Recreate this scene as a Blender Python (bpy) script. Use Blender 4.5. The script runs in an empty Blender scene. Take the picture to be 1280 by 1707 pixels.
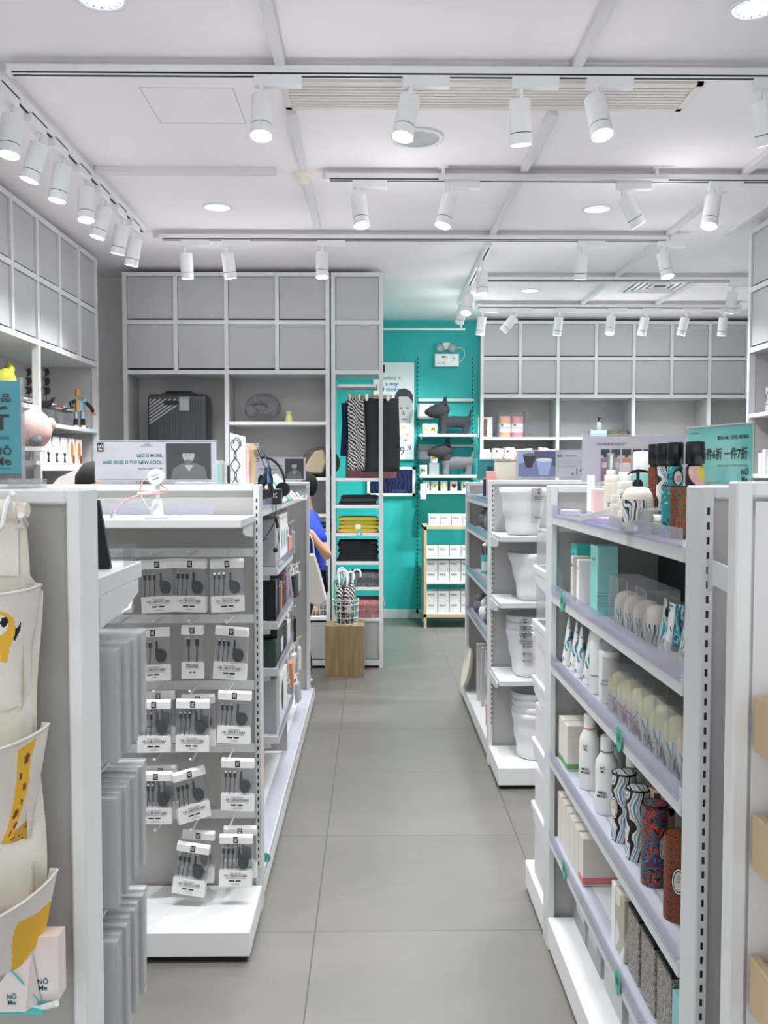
import bpy, math, random
from mathutils import Vector, Matrix, Euler
R = math.radians
scene = bpy.context.scene
COL = scene.collection
random.seed(7)

# ---------------------------------------------------------------- camera, world, exposure
F = 1518.0                      # focal length for a 1280 x 1707 picture
CAM = Vector((0, 0, 1.535))
PITCH = math.atan(67.5 / math.hypot(F, 19)); YAW = math.atan(19 / F)
cam_d = bpy.data.cameras.new('camera'); cam = bpy.data.objects.new('camera', cam_d); COL.objects.link(cam)
cam.location = CAM; cam.rotation_euler = (math.pi/2 - PITCH, 0, -YAW)
cam_d.sensor_fit = 'VERTICAL'; cam_d.sensor_height = 36; cam_d.lens = F * 36 / 1707
cam_d.clip_start = 0.05
scene.camera = cam
scene.view_settings.view_transform = 'Standard'; scene.view_settings.look = 'None'
scene.view_settings.gamma = 1; scene.view_settings.use_curve_mapping = False
scene.view_settings.exposure = 0.72
w = bpy.data.worlds.new('mall_light'); scene.world = w; w.use_nodes = True
w.node_tree.nodes['Background'].inputs[0].default_value = (0.93, 0.96, 1.0, 1)
w.node_tree.nodes["Background"].inputs[1].default_value = 0.8
FILL_W = 0.75; SPOT_W = 46.0; DOWN_W = 22.0
scene.cycles.max_bounces = 7; scene.cycles.diffuse_bounces = 4; scene.cycles.transparent_max_bounces = 16
scene.cycles.sample_clamp_indirect = 4.0
try:
    scene.cycles.use_denoising = True
except Exception: pass

RM = cam.rotation_euler.to_matrix()
def at(px, py, Y):
    """the point of the place at depth Y seen at that spot of the photograph"""
    d = RM @ Vector(((px-640)/F, (853.5-py)/F, -1))
    return CAM + d * (Y / d.y)
def Yof(px, x): return x * F / (px - 621.0)
def pix(p):
    q = RM.transposed() @ (Vector(p) - CAM)
    return 640 - F*q.x/q.z, 853.5 + F*q.y/q.z

# ---------------------------------------------------------------- materials
def lin(c):
    if isinstance(c, str):
        c = tuple(int(c[i:i+2], 16)/255 for i in (0, 2, 4))
    return tuple((v/12.92 if v <= .04045 else ((v+.055)/1.055)**2.4) for v in c) + (1,)
M = {}
def mat(name, col, rough=.5, metal=0, emit=0, noise=0, nscale=8, bump=0, bscale=200, coat=0):
    m = bpy.data.materials.new(name); m.use_nodes = True; M[name] = m
    nt = m.node_tree; b = nt.nodes['Principled BSDF']
    b.inputs['Base Color'].default_value = lin(col); b.inputs['Roughness'].default_value = rough
    b.inputs['Metallic'].default_value = metal
    if coat: b.inputs['Coat Weight'].default_value = coat
    if emit:
        b.inputs['Emission Color'].default_value = lin(col); b.inputs['Emission Strength'].default_value = emit
    tc = nt.nodes.new('ShaderNodeTexCoord')
    if noise:
        n = nt.nodes.new('ShaderNodeTexNoise'); n.inputs['Scale'].default_value = nscale; n.inputs['Detail'].default_value = 4
        nt.links.new(tc.outputs['Object'], n.inputs['Vector'])
        mx = nt.nodes.new('ShaderNodeMix'); mx.data_type = 'RGBA'
        c = lin(col); mx.inputs[6].default_value = tuple(v*(1-noise) for v in c[:3])+(1,)
        mx.inputs[7].default_value = tuple(min(1, v*(1+noise)) for v in c[:3])+(1,)
        nt.links.new(n.outputs['Fac'], mx.inputs[0]); nt.links.new(mx.outputs[2], b.inputs['Base Color'])
    if bump:
        n = nt.nodes.new('ShaderNodeTexNoise'); n.inputs['Scale'].default_value = bscale
        nt.links.new(tc.outputs['Object'], n.inputs['Vector'])
        bp = nt.nodes.new('ShaderNodeBump'); bp.inputs['Strength'].default_value = bump; bp.inputs['Distance'].default_value = .01
        nt.links.new(n.outputs['Fac'], bp.inputs['Height']); nt.links.new(bp.outputs['Normal'], b.inputs['Normal'])
    return m
def clearmat(name, col, alpha=.15, rough=.08, gl=.1):
    """thin clear plastic: mostly see-through with a faint body and a gloss"""
    m = bpy.data.materials.new(name); m.use_nodes = True; M[name] = m
    nt = m.node_tree; nt.nodes.clear()
    o = nt.nodes.new('ShaderNodeOutputMaterial'); t = nt.nodes.new('ShaderNodeBsdfTransparent')
    d = nt.nodes.new('ShaderNodeBsdfDiffuse'); d.inputs[0].default_value = lin(col)
    g = nt.nodes.new('ShaderNodeBsdfGlossy'); g.inputs['Roughness'].default_value = rough
    a = nt.nodes.new('ShaderNodeMixShader'); a.inputs[0].default_value = alpha
    b = nt.nodes.new('ShaderNodeMixShader')
    lw = nt.nodes.new('ShaderNodeLayerWeight'); lw.inputs[0].default_value = .25
    mt = nt.nodes.new('ShaderNodeMath'); mt.operation = 'MULTIPLY'; mt.inputs[1].default_value = gl*4
    nt.links.new(lw.outputs['Fresnel'], mt.inputs[0]); nt.links.new(mt.outputs[0], b.inputs[0])
    nt.links.new(t.outputs[0], a.inputs[1]); nt.links.new(d.outputs[0], a.inputs[2])
    nt.links.new(a.outputs[0], b.inputs[1]); nt.links.new(g.outputs[0], b.inputs[2]); nt.links.new(b.outputs[0], o.inputs[0])
    return m
def pattern(name, kind, cols, scale, rough=.4, dist=6, direction='X'):
    m = bpy.data.materials.new(name); m.use_nodes = True; M[name] = m
    nt = m.node_tree; b = nt.nodes['Principled BSDF']; b.inputs['Roughness'].default_value = rough
    tc = nt.nodes.new('ShaderNodeTexCoord')
    if kind == 'wave':
        n = nt.nodes.new('ShaderNodeTexWave'); n.inputs['Scale'].default_value = scale
        n.bands_direction = direction
        n.inputs['Distortion'].default_value = dist; n.inputs['Detail'].default_value = 1; n.inputs['Detail Scale'].default_value = 1.3
        out = n.outputs['Fac']
    elif kind == 'voronoi':
        n = nt.nodes.new('ShaderNodeTexVoronoi'); n.inputs['Scale'].default_value = scale; out = n.outputs['Distance']
    elif kind == 'magic':
        n = nt.nodes.new('ShaderNodeTexMagic'); n.inputs['Scale'].default_value = scale; n.turbulence_depth = 4
        n.inputs['Distortion'].default_value = 2; out = n.outputs['Fac']
    else:
        n = nt.nodes.new('ShaderNodeTexNoise'); n.inputs['Scale'].default_value = scale; n.inputs['Detail'].default_value = 3
        n.inputs['Distortion'].default_value = dist; out = n.outputs['Fac']
    nt.links.new(tc.outputs['Object'], n.inputs['Vector'])
    r = nt.nodes.new('ShaderNodeValToRGB'); r.color_ramp.interpolation = 'CONSTANT' if kind != 'soft' else 'LINEAR'
    e = r.color_ramp.elements
    while len(e) < len(cols): e.new(.5)
    for i, (p, c) in enumerate(cols): e[i].position = p; e[i].color = lin(c)
    nt.links.new(out, r.inputs[0]); nt.links.new(r.outputs[0], b.inputs['Base Color'])
    return m

mat('wall_paint', 'e6e6e6', .8, noise=.02, nscale=2)
mat('ceiling_paint', 'f7f3f5', .85, noise=.015, nscale=1.2)
mat('beam_paint', 'dcd9dc', .6, noise=.02)
mat('teal_paint', '2cb9b3', .6, noise=.03, nscale=3)
mat('white_metal', 'e9eae9', .38, noise=.01)
mat('frame_grey', 'd6d8d8', .38, noise=.01)
mat('panel_grey', 'adaba8', .5, noise=.03, nscale=5)
mat('door_grey', 'b4b5b5', .5, noise=.03, nscale=3)
mat('back_grey', 'bdbcbb', .6, noise=.02)
mat('dark_gap', '1c1c1e', .7)
mat('black_kick', '17181c', .5)
mat('slot_black', '101012', .6)
mat('white_plastic', 'f2f2f0', .3)
mat('lamp_white', 'eceded', .35)
mat('blush_card', 'eadedb', .6)
mat('cream', 'ece4d4', .55, noise=.03)
mat('black_plastic', '121417', .3)
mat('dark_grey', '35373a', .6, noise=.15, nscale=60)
mat('text_black', '1b1b1d', .6)
mat('text_grey', '77797b', .6)
mat('text_teal', '157075', .6)
mat('text_white', 'f6f6f6', .6)
mat('paper', 'f3f2f0', .6)
mat('sign_card', 'cfcfd4', .6)
mat('paper_shade', 'd6d4d6', .6)
mat('teal_card', '48cdc3', .4)
mat('teal_card_dark', '1c9aa3', .4)
mat('teal_light', '8fd0c8', .45, noise=.1, nscale=30)
mat('lilac_card', 'd3cfda', .5)
mat('pink', 'e6a6a0', .5)
mat('pink_light', 'f0cfcb', .55)
mat('pink_fur', 'd79ba0', .95, noise=.25, nscale=70, bump=1, bscale=150)
mat('plush_pink', 'eec4bd', .95, noise=.08, nscale=120, bump=1, bscale=260)
mat('plush_dark', '34373c', .95, noise=.3, nscale=90, bump=1, bscale=200)
mat('plush_grey', '6d6c70', .95, noise=.35, nscale=110, bump=1, bscale=200)
mat('canvas', 'ebe6dc', .9, noise=.05, nscale=6, bump=.3, bscale=500)
mat('mustard', 'f2bd3e', .85, noise=.06, nscale=10)
mat('mustard_dark', 'd6a548', .85, noise=.05)
mat('brown_spot', '8c4634', .85)
mat('yellow', 'f2cf3b', .5)
mat('red', 'd8312f', .5)
mat('navy', '22345a', .7, noise=.2, nscale=40)
mat('blue_shirt', '2346c8', .85, noise=.08, nscale=12)
mat('blue', '3a74b8', .5)
mat('skin', 'd3a183', .55, noise=.05, nscale=20)
mat('hair', '0d0c0b', .85, noise=.4, nscale=120)
mat('trousers', '15161a', .8)
mat('wood_light', 'd9bf98', .5, noise=.12, nscale=12)
mat('wood_oak', 'b49a74', .55)
mat('wood_hanger', 'c98f56', .5)
mat('olive', '9ea035', .9, noise=.25, nscale=40)
mat('mustard_cloth', 'c9ad3c', .95, noise=.3, nscale=60)
mat('black_cloth', '1b1c20', .95, noise=.3, nscale=80)
mat('grey_cloth', '77787a', .95, noise=.4, nscale=60, bump=1, bscale=90)
mat('charcoal_cloth', '3c4246', .95, noise=.35, nscale=160)
mat('steel', 'c9cbcd', .3, metal=.9)
mat('chrome', 'd8dadc', .15, metal=1)
mat('glowing_reflector', 'bcd8f0', .3, emit=1.3)  # emission stands in for lamp light caught by the reflector
mat('lens_glow', 'f4f6ff', .3, emit=9)
mat('suitcase', '4d5153', .3, metal=.35, noise=.05)
mat('taupe', '5c534c', .8, noise=.1)
mat('sand_cloth', 'b8a68c', .85, noise=.1, nscale=14)
mat('cyan_toy', '6ab4d6', .5)
mat('orange', 'd88a54', .6)
mat('peach', 'e8b294', .85, noise=.1, nscale=60, bump=.5)
mat('rose', 'dc9aa0', .85, noise=.1, nscale=60, bump=.5)
mat('blue_towel', '7f9fc2', .9, noise=.2, nscale=50, bump=.7)
mat('green_dark', '32463f', .5)
mat('green_leaf', '55623d', .8, noise=.4, nscale=60)
mat('beige_box', 'ded8cc', .6, noise=.03, nscale=30)
mat('mint_green', '52b394', .5)
mat('green_band', '5aa060', .6)
mat('pink_band', 'd97f78', .6)
mat('soap_yellow', 'd9d79a', .4)
mat('copper', '8a4a28', .35, metal=.6)
mat('purple_glass', '9c6f92', .3)
mat('photo_dark', '2c2d30', .5)
mat('photo_mid', '66686b', .5)
mat('photo_light', 'b2b0ae', .5)
mat('photo_blue', '7f86b0', .5)
mat('photo_blue_deep', '585d84', .5)
mat('bin_blue', 'a9bde6', .5)
mat('grey_plastic', 'b3b4b6', .35)
mat('lip_blue', 'b9c2e4', .2)
mat('grille', 'dedad2', .5)
mat('paper_bin', 'eef0f3', .55, noise=.03, nscale=12)
clearmat('clear', 'e8ecf6', .03, gl=.10)
clearmat('clear_lip', 'c9cfea', .20, gl=.12)
clearmat('clear_frost', 'd4d6da', .34, rough=.2, gl=.15)
clearmat('clear_grey', 'c8ccd4', .10, gl=.12)
pattern('waves_print', 'wave', [(0,'202226'),(.12,'e9e6de'),(.45,'8a8a88'),(.52,'f0ede6'),(.80,'58a4b4'),(.9,'202226'),(.97,'f0ede6')], 17, dist=5)
pattern('waves_bold', 'wave', [(0,'101114'),(.10,'dcdcd8'),(.42,'a2a4a4'),(.60,'101114'),(.66,'e6e6e2'),(.93,'4a9aa8')], 13, dist=6)
pattern('zigzag', 'wave', [(0,'1d1e20'),(.5,'e4e2dc')], 22, dist=4, direction='DIAGONAL')
pattern('swirl_print', 'noise', [(0,'141824'),(.36,'0f6a78'),(.43,'7a2448'),(.48,'c8583a'),(.52,'151a2c'),(.58,'2c8c8c'),(.64,'5a2a5c')], 18, dist=3)
pattern('tribal_print', 'magic', [(0,'1a1410'),(.34,'b8502a'),(.42,'1c1812'),(.55,'d8893a'),(.60,'182420'),(.72,'8c2c1c')], 45)
pattern('flora_print', 'noise', [(0,'123a40'),(.42,'2f98a2'),(.52,'d8e4e0'),(.55,'1c7a86'),(.62,'d27a52')], 16, dist=2)
pattern('tangle_print', 'voronoi', [(0,'16211e'),(.22,'b46a34'),(.30,'1c2c26'),(.42,'7a8c3a'),(.5,'12181a'),(.62,'a83c2c')], 170)
pattern('geo_print', 'voronoi', [(0,'e6cf5a'),(.3,'e9b8b4'),(.5,'14161a'),(.7,'7cc4c0')], 14)
pattern('leaf_print', 'noise', [(0,'f2f3f2'),(.52,'2f8f9a'),(.62,'f2f3f2')], 22, dist=1)
pattern('purple_print', 'noise', [(0,'d8d0d4'),(.42,'a87a90'),(.5,'e4dcd8'),(.58,'7c6470')], 20, dist=2)
pattern('speckle_stone', 'noise', [(0,'6b655c'),(.45,'8a857a'),(.53,'b4b0a6'),(.62,'5a544c')], 120, dist=0)
pattern('speckle_black', 'noise', [(0,'0d0e10'),(.62,'8d9094'),(.66,'0d0e10')], 160, dist=0)
pattern('marble_print', 'wave', [(0,'d8d2c4'),(.5,'e6e2d8'),(.9,'b8ae9c')], 3, dist=9)
pattern('photo_noise', 'noise', [(0,'1c1a20'),(.4,'6a6674'),(.5,'d8d4dc'),(.58,'3c3844'),(.66,'eceaf0')], 40, dist=1)
pattern('photo_red', 'noise', [(0,'7a2c3c'),(.42,'f0e8e8'),(.5,'d86a72'),(.6,'402028')], 22, dist=2)
pattern('photo_autumn', 'noise', [(0,'4a4038'),(.4,'b8865a'),(.5,'2c2c2c'),(.6,'c8b8a0')], 50, dist=1)
pattern('night_forest', 'wave', [(0,'05060f'),(.5,'0c1438'),(.8,'2438b0'),(.93,'060818')], 8, dist=8)

# floor: honed porcelain, 0.8 m tiles
m = bpy.data.materials.new('floor_tile'); m.use_nodes = True; M['floor_tile'] = m
nt = m.node_tree; b = nt.nodes['Principled BSDF']
g = nt.nodes.new('ShaderNodeNewGeometry'); mp = nt.nodes.new('ShaderNodeMapping'); mp.inputs['Location'].default_value = (.193, -.58, 0)
nt.links.new(g.outputs['Position'], mp.inputs['Vector'])
br = nt.nodes.new('ShaderNodeTexBrick'); br.offset = 0; br.squash = 1
for k, v in {'Scale':1, 'Mortar Size':.0022, 'Mortar Smooth':.1, 'Bias':0, 'Brick Width':.8, 'Row Height':.8}.items(): br.inputs[k].default_value = v
br.inputs['Color1'].default_value = lin('716f68'); br.inputs['Color2'].default_value = lin('75736c'); br.inputs['Mortar'].default_value = lin('4a4946')
nt.links.new(mp.outputs[0], br.inputs['Vector'])
n1 = nt.nodes.new('ShaderNodeTexNoise'); n1.inputs['Scale'].default_value = 2.2; n1.inputs['Detail'].default_value = 9; n1.inputs['Roughness'].default_value = .65
mp2 = nt.nodes.new('ShaderNodeMapping'); mp2.inputs['Scale'].default_value = (1, 1.5, 1)
nt.links.new(g.outputs['Position'], mp2.inputs['Vector']); nt.links.new(mp2.outputs[0], n1.inputs['Vector'])
rp = nt.nodes.new('ShaderNodeValToRGB'); rp.color_ramp.elements[0].position = .3; rp.color_ramp.elements[1].position = .72
rp.color_ramp.elements[0].color = (.88, .88, .87, 1); rp.color_ramp.elements[1].color = (1.05, 1.05, 1.04, 1)
nt.links.new(n1.outputs['Fac'], rp.inputs[0])
mx = nt.nodes.new('ShaderNodeMix'); mx.data_type = 'RGBA'; mx.blend_type = 'MULTIPLY'; mx.inputs[0].default_value = 1
nt.links.new(br.outputs['Color'], mx.inputs[6]); nt.links.new(rp.outputs[0], mx.inputs[7]); nt.links.new(mx.outputs[2], b.inputs['Base Color'])
b.inputs['Roughness'].default_value = .42
# oak pedestal with vertical grain
m = M['wood_oak']; nt = m.node_tree; b = nt.nodes['Principled BSDF']
tc = nt.nodes.new('ShaderNodeTexCoord'); mp = nt.nodes.new('ShaderNodeMapping'); mp.inputs['Scale'].default_value = (30, 30, 2)
n = nt.nodes.new('ShaderNodeTexNoise'); n.inputs['Scale'].default_value = 2; n.inputs['Detail'].default_value = 6
r = nt.nodes.new('ShaderNodeValToRGB'); r.color_ramp.elements[0].color = lin('927a58'); r.color_ramp.elements[1].color = lin('b39a72')
r.color_ramp.elements[0].position = .3; r.color_ramp.elements[1].position = .7
nt.links.new(tc.outputs['Object'], mp.inputs[0]); nt.links.new(mp.outputs[0], n.inputs[0]); nt.links.new(n.outputs['Fac'], r.inputs[0]); nt.links.new(r.outputs[0], b.inputs['Base Color'])

# ---------------------------------------------------------------- mesh helpers
_tc = {}
def text_geo(s, bold=False):
    key = (s, bold)
    if key not in _tc:
        c = bpy.data.curves.new('t', 'FONT'); c.body = s; c.size = 1; c.align_x = 'CENTER'; c.align_y = 'CENTER'; c.resolution_u = 2
        if bold: c.offset = .022
        o = bpy.data.objects.new('t', c); COL.objects.link(o)
        bpy.context.view_layer.update()
        me = bpy.data.meshes.new_from_object(o.evaluated_get(bpy.context.evaluated_depsgraph_get()))
        vs = [tuple(v.co) for v in me.vertices]; fs = [tuple(p.vertices) for p in me.polygons]
        _tc[key] = (vs, fs); bpy.data.meshes.remove(me); bpy.data.objects.remove(o); bpy.data.curves.remove(c)
    return _tc[key]
FRONT = Matrix(((1,0,0),(0,0,1),(0,1,0))).to_4x4()
FRONT = Matrix(((1,0,0,0),(0,0,-1,0),(0,1,0,0),(0,0,0,1)))   # text plane facing -y
FACE_MX = Matrix(((0,0,-1,0),(-1,0,0,0),(0,1,0,0),(0,0,0,1)))  # facing -x, reads along -y
class MB:
    def __init__(s): s.v=[]; s.f=[]; s.mi=[]; s.ms=[]; s.sm=[]
    def k(s, m):
        m = M[m] if isinstance(m, str) else m
        if m not in s.ms: s.ms.append(m)
        return s.ms.index(m)
    def add(s, vs, fs, m, smooth=False):
        o = len(s.v); k = s.k(m); s.v += [tuple(v) for v in vs]
        for f in fs: s.f.append(tuple(i+o for i in f)); s.mi.append(k); s.sm.append(smooth)
        return s
    def box(s, x0, x1, y0, y1, z0, z1, m):
        return s.add([(x0,y0,z0),(x1,y0,z0),(x1,y1,z0),(x0,y1,z0),(x0,y0,z1),(x1,y0,z1),(x1,y1,z1),(x0,y1,z1)],
              [(0,3,2,1),(4,5,6,7),(0,1,5,4),(1,2,6,5),(2,3,7,6),(3,0,4,7)], m)
    def cb(s, cx, cy, z0, w, d, h, m): return s.box(cx-w/2, cx+w/2, cy-d/2, cy+d/2, z0, z0+h, m)
    def ring(s, p, axis, r, n):
        axis = Vector(axis).normalized(); u = axis.orthogonal().normalized(); v = axis.cross(u)
        return [Vector(p)+u*r*math.cos(2*math.pi*i/n)+v*r*math.sin(2*math.pi*i/n) for i in range(n)]
    def cyl(s, p0, p1, r0, m, r1=None, n=20, smooth=True, capm=None):
        r1 = r0 if r1 is None else r1; ax = Vector(p1)-Vector(p0)
        a = s.ring(p0, ax, r0, n); b_ = s.ring(p1, ax, r1, n)
        s.add(a+b_, [(i,(i+1)%n,n+(i+1)%n,n+i) for i in range(n)], m, smooth)
        s.add(a, [tuple(range(n))[::-1]], m); s.add(b_, [tuple(range(n))], capm or m)
        return s
    def lathe(s, prof, c, m, n=24, smooth=True, f=None):
        vs = []
        for (r, z) in prof:
            for i in range(n):
                a = 2*math.pi*i/n; rr = r*(f(a, z) if f else 1)
                vs.append((c[0]+rr*math.cos(a), c[1]+rr*math.sin(a), c[2]+z))
        fs = [(j*n+i, j*n+(i+1)%n, (j+1)*n+(i+1)%n, (j+1)*n+i) for j in range(len(prof)-1) for i in range(n)]
        s.add(vs, fs, m, smooth)
        if prof[0][0] > 1e-5: s.add(vs[:n], [tuple(range(n))[::-1]], m)
        if prof[-1][0] > 1e-5: s.add(vs[-n:], [tuple(range(n))], m)
        return s
    def tube(s, pts, r, m, n=7):
        pts = [Vector(p) for p in pts]; rs = []
        u = None
        for i, p in enumerate(pts):
            t = (pts[min(i+1,len(pts)-1)]-pts[max(i-1,0)]).normalized()
            u = t.orthogonal().normalized() if u is None else (u-t*u.dot(t)).normalized()
            v = t.cross(u); rr = r[i] if isinstance(r, (list,tuple)) else r
            rs.append([p+u*rr*math.cos(2*math.pi*k/n)+v*rr*math.sin(2*math.pi*k/n) for k in range(n)])
        vs = [q for a in rs for q in a]
        s.add(vs, [(j*n+i,j*n+(i+1)%n,(j+1)*n+(i+1)%n,(j+1)*n+i) for j in range(len(pts)-1) for i in range(n)], m, True)
        s.add(rs[0], [tuple(range(n))[::-1]], m); s.add(rs[-1], [tuple(range(n))], m)
        return s
    def prism(s, pts, y0, y1, m):
        """outline in x,z (counter-clockwise seen from the front), between y0 (front) and y1"""
        n = len(pts); vs = [(p[0], y0, p[1]) for p in pts]+[(p[0], y1, p[1]) for p in pts]
        return s.add(vs, [tuple(range(n)), tuple(range(n, 2*n))[::-1]]+[(i, n+i, n+(i+1)%n, (i+1)%n) for i in range(n)], m)
    def disc(s, cx, cz, rx, rz, y0, y1, m, n=20):
        return s.prism([(cx+rx*math.cos(2*math.pi*i/n), cz+rz*math.sin(2*math.pi*i/n)) for i in range(n)], y0, y1, m)
    def blob(s, c, r, m, n=14, rough=0, mx=None):
        vs = []; fs = []; k = n//2+1
        for j in range(k+1):
            th = math.pi*j/k
            for i in range(n):
                a = 2*math.pi*i/n; q = 1+rough*(random.random()-.5)*2
                p = Vector((r[0]*math.sin(th)*math.cos(a)*q, r[1]*math.sin(th)*math.sin(a)*q, r[2]*math.cos(th)*q))
                if mx is not None: p = mx @ p
                vs.append(Vector(c)+p)
        for j in range(k):
            for i in range(n): fs.append((j*n+i, (j+1)*n+i, (j+1)*n+(i+1)%n, j*n+(i+1)%n))
        return s.add(vs, fs, m, True)
    def grid(s, fn, nu, nv, m, mfn=None, smooth=True):
        o = len(s.v)
        for j in range(nv+1):
            for i in range(nu+1): s.v.append(tuple(fn(i/nu, j/nv)))
        for j in range(nv):
            for i in range(nu):
                a = o+j*(nu+1)+i; f = (a, a+1, a+nu+2, a+nu+1); s.f.append(f); s.sm.append(smooth)
                mm = m
                if mfn:
                    c = sum((Vector(s.v[q]) for q in f), Vector())/4; mm = mfn(c) or m
                s.mi.append(s.k(mm))
        return s
    def text(s, t, size, loc, m, face=FRONT, bold=False, rot=0, sx=1):
        vs, fs = text_geo(t, bold); T = Matrix.Translation(loc) @ face @ Matrix.Rotation(rot, 4, 'Z')
        return s.add([T @ Vector((v[0]*size*sx, v[1]*size, 0)) for v in vs], fs, m)
    def xf(s, T, start=0):
        for i in range(start, len(s.v)): s.v[i] = tuple(T @ Vector(s.v[i]))
        return s
    def fit(s, t, x0, x1, y, z, m, maxh=1, face=None, bold=False):
        """one line of lettering on a face looking at -y, from x0 to x1, centred at height z"""
        vs, fs = text_geo(t, bold); a = min(v[0] for v in vs); b_ = max(v[0] for v in vs); c = min(v[1] for v in vs); d = max(v[1] for v in vs)
        kx = (x1-x0)/(b_-a); ky = min(kx*1.15, maxh/(d-c))
        return s.add([(x0+(v[0]-a)*kx, y, z+(v[1]-(c+d)/2)*ky) for v in vs], fs, m)
    def build(s, name, parent=None, world=False, bevel=0, loc=None, rz=0):
        me = bpy.data.meshes.new(name)
        vs = s.v
        if world and parent is not None:
            L = parent.location; vs = [(v[0]-L[0], v[1]-L[1], v[2]-L[2]) for v in vs]
        me.from_pydata(vs, [], s.f)
        for mm in s.ms: me.materials.append(mm)
        me.polygons.foreach_set('material_index', s.mi); me.polygons.foreach_set('use_smooth', s.sm); me.update()
        o = bpy.data.objects.new(name, me); COL.objects.link(o)
        if parent is not None: o.parent = parent
        if loc is not None: o.location = loc; o.rotation_euler = (0, 0, rz)
        if bevel:
            b = o.modifiers.new('bevel', 'BEVEL'); b.width = bevel; b.segments = 1; b.limit_method = 'ANGLE'; b.angle_limit = R(60)
        return o
def tag(o, label, cat, group=None):
    o['label'] = label; o['category'] = cat
    if group: o['group'] = group
    return o
def thing(name, label, cat, loc=(0,0,0), rz=0, group=None):
    o = bpy.data.objects.new(name, None); COL.objects.link(o); o.location = loc; o.rotation_euler = (0,0,rz)
    o.empty_display_size = .05
    return tag(o, label, cat, group)
def one(mb, name, label, cat, base, group=None, rz=0, bevel=0):
    """a thing that is one mesh, given in coordinates about its base"""
    return tag(mb.build(name, None, loc=base, rz=rz, bevel=bevel), label, cat, group)
def struct(mb, name, bevel=0):
    o = mb.build(name, bevel=bevel); o['kind'] = 'structure'; return o
KIDS = {}
def kids(o): return [c for c in COL.objects if c.parent is o]
def dup(root, loc, label, rz=0, group=None, ry=0, rx=0):
    if root.name not in KIDS: KIDS[root.name] = [(c, kids(c)) for c in kids(root)]
    r = root.copy(); COL.objects.link(r); r.location = loc; r.rotation_euler = (rx, ry, rz); r['label'] = label
    if group: r['group'] = group
    for ch, gs in KIDS[root.name]:
        c = ch.copy(); COL.objects.link(c); c.parent = r
        for g_ in gs:
            d = g_.copy(); COL.objects.link(d); d.parent = c
    return r
class Kind:
    """the first of a kind is the built one itself, further ones are copies"""
    def __init__(s, root): s.r = root; s.used = False
    def put(s, loc, label, rz=0, group=None, ry=0, rx=0):
        if s.used: return dup(s.r, loc, label, rz, group, ry, rx)
        s.used = True; s.r.location = loc; s.r.rotation_euler = (rx, ry, rz); s.r['label'] = label
        if group: s.r['group'] = group
        return s.r
ORD = ['first','second','third','fourth','fifth','sixth','seventh','eighth','ninth','tenth','eleventh','twelfth']
def logo(mb, x, z, size, y, m, face=FRONT, at3=None):
    p = at3 or (x, y, z)
    up = Vector((0,0,1))
    mb.text('NŌ', size, Vector(p)+up*size*.45, m, face, True); mb.text('Me', size, Vector(p)-up*size*.45, m, face, True)

# ---------------------------------------------------------------- the room
CEIL = 3.10; YW = 9.5
struct(MB().box(-2.45, 4.7, -1.2, 9.8, -.05, 0, 'floor_tile'), 'floor')
struct(MB().box(-2.45, 4.7, -1.2, 9.8, CEIL, CEIL+.05, 'ceiling_paint'), 'ceiling')
struct(MB().box(-2.55, -2.42, -1.2, 7.6, 0, CEIL, 'wall_paint'), 'wall_left')
struct(MB().box(-2.42, -.36, 7.46, 7.6, 0, CEIL, 'wall_paint'), 'wall_back')
struct(MB().box(-.42, -.36, 7.60, YW, 0, CEIL, 'teal_paint'), 'wall_alcove')
struct(MB().box(-.42, 1.16, YW, YW+.12, 0, CEIL, 'teal_paint'), 'wall_teal')
struct(MB().box(1.16, 4.7, 9.72, 9.84, 0, CEIL, 'wall_paint'), 'wall_back_deep')
struct(MB().box(2.84, 2.96, -1.2, 5.84, 0, CEIL, 'wall_paint'), 'wall_right')
struct(MB().box(4.6, 4.72, 5.84, 9.8, 0, CEIL, 'wall_paint'), 'wall_right_deep')
struct(MB().box(-.36, 1.12, YW-.012, YW, 0, .09, 'frame_grey'), 'baseboard_teal', .002)
# ceiling beams (shallow boxed conduit), crosswise then lengthwise
nb = 0
def beam(x0, x1, y0, y1, h=.042):
    global nb; nb += 1
    struct(MB().box(x0, x1, y0, y1, CEIL-h, CEIL, 'beam_paint'), 'trim_%d' % nb, .002)
beam(-1.46, 2.8, 3.57, 3.60); beam(-1.43, -.50, 4.76, 4.82, .03); beam(-.26, 2.8, 4.80, 4.83); beam(-1.43, 1.95, 6.02, 6.05)
beam(.78, 3.2, 7.28, 7.31); beam(.95, 3.4, 8.46, 8.49); beam(-1.46, 2.8, 2.33, 2.36)
beam(-1.47, -1.43, .4, 5.85); beam(-.37, -.33, .6, 3.56, .03); beam(-.37, -.33, 4.0, 4.72, .03); beam(-.37, -.33, 4.93, 5.85, .03)
beam(.76, .80, .6, 3.56, .03); beam(.76, .80, 4.0, 4.79, .03); beam(.76, .80, 4.85, 6.0, .03)
beam(1.91, 1.95, .6, 3.56, .03); beam(1.91, 1.95, 3.75, 4.79, .03); beam(1.91, 1.95, 4.85, 6.0, .03); beam(1.91, 1.95, 6.1, 7.26, .03); beam(1.91, 1.95, 7.33, 8.44, .03)
beam(2.29, 2.33, 4.85, 6.0, .03); beam(2.6, 2.64, 7.33, 8.44, .03)
hb = MB(); p = [at(240,161,3.79), at(392,160,3.79), at(414,221,4.2), at(273,221,4.2)]
hx = [(-.95,3.80),(-.57,3.80),(-.57,4.18),(-.95,4.18)]
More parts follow.
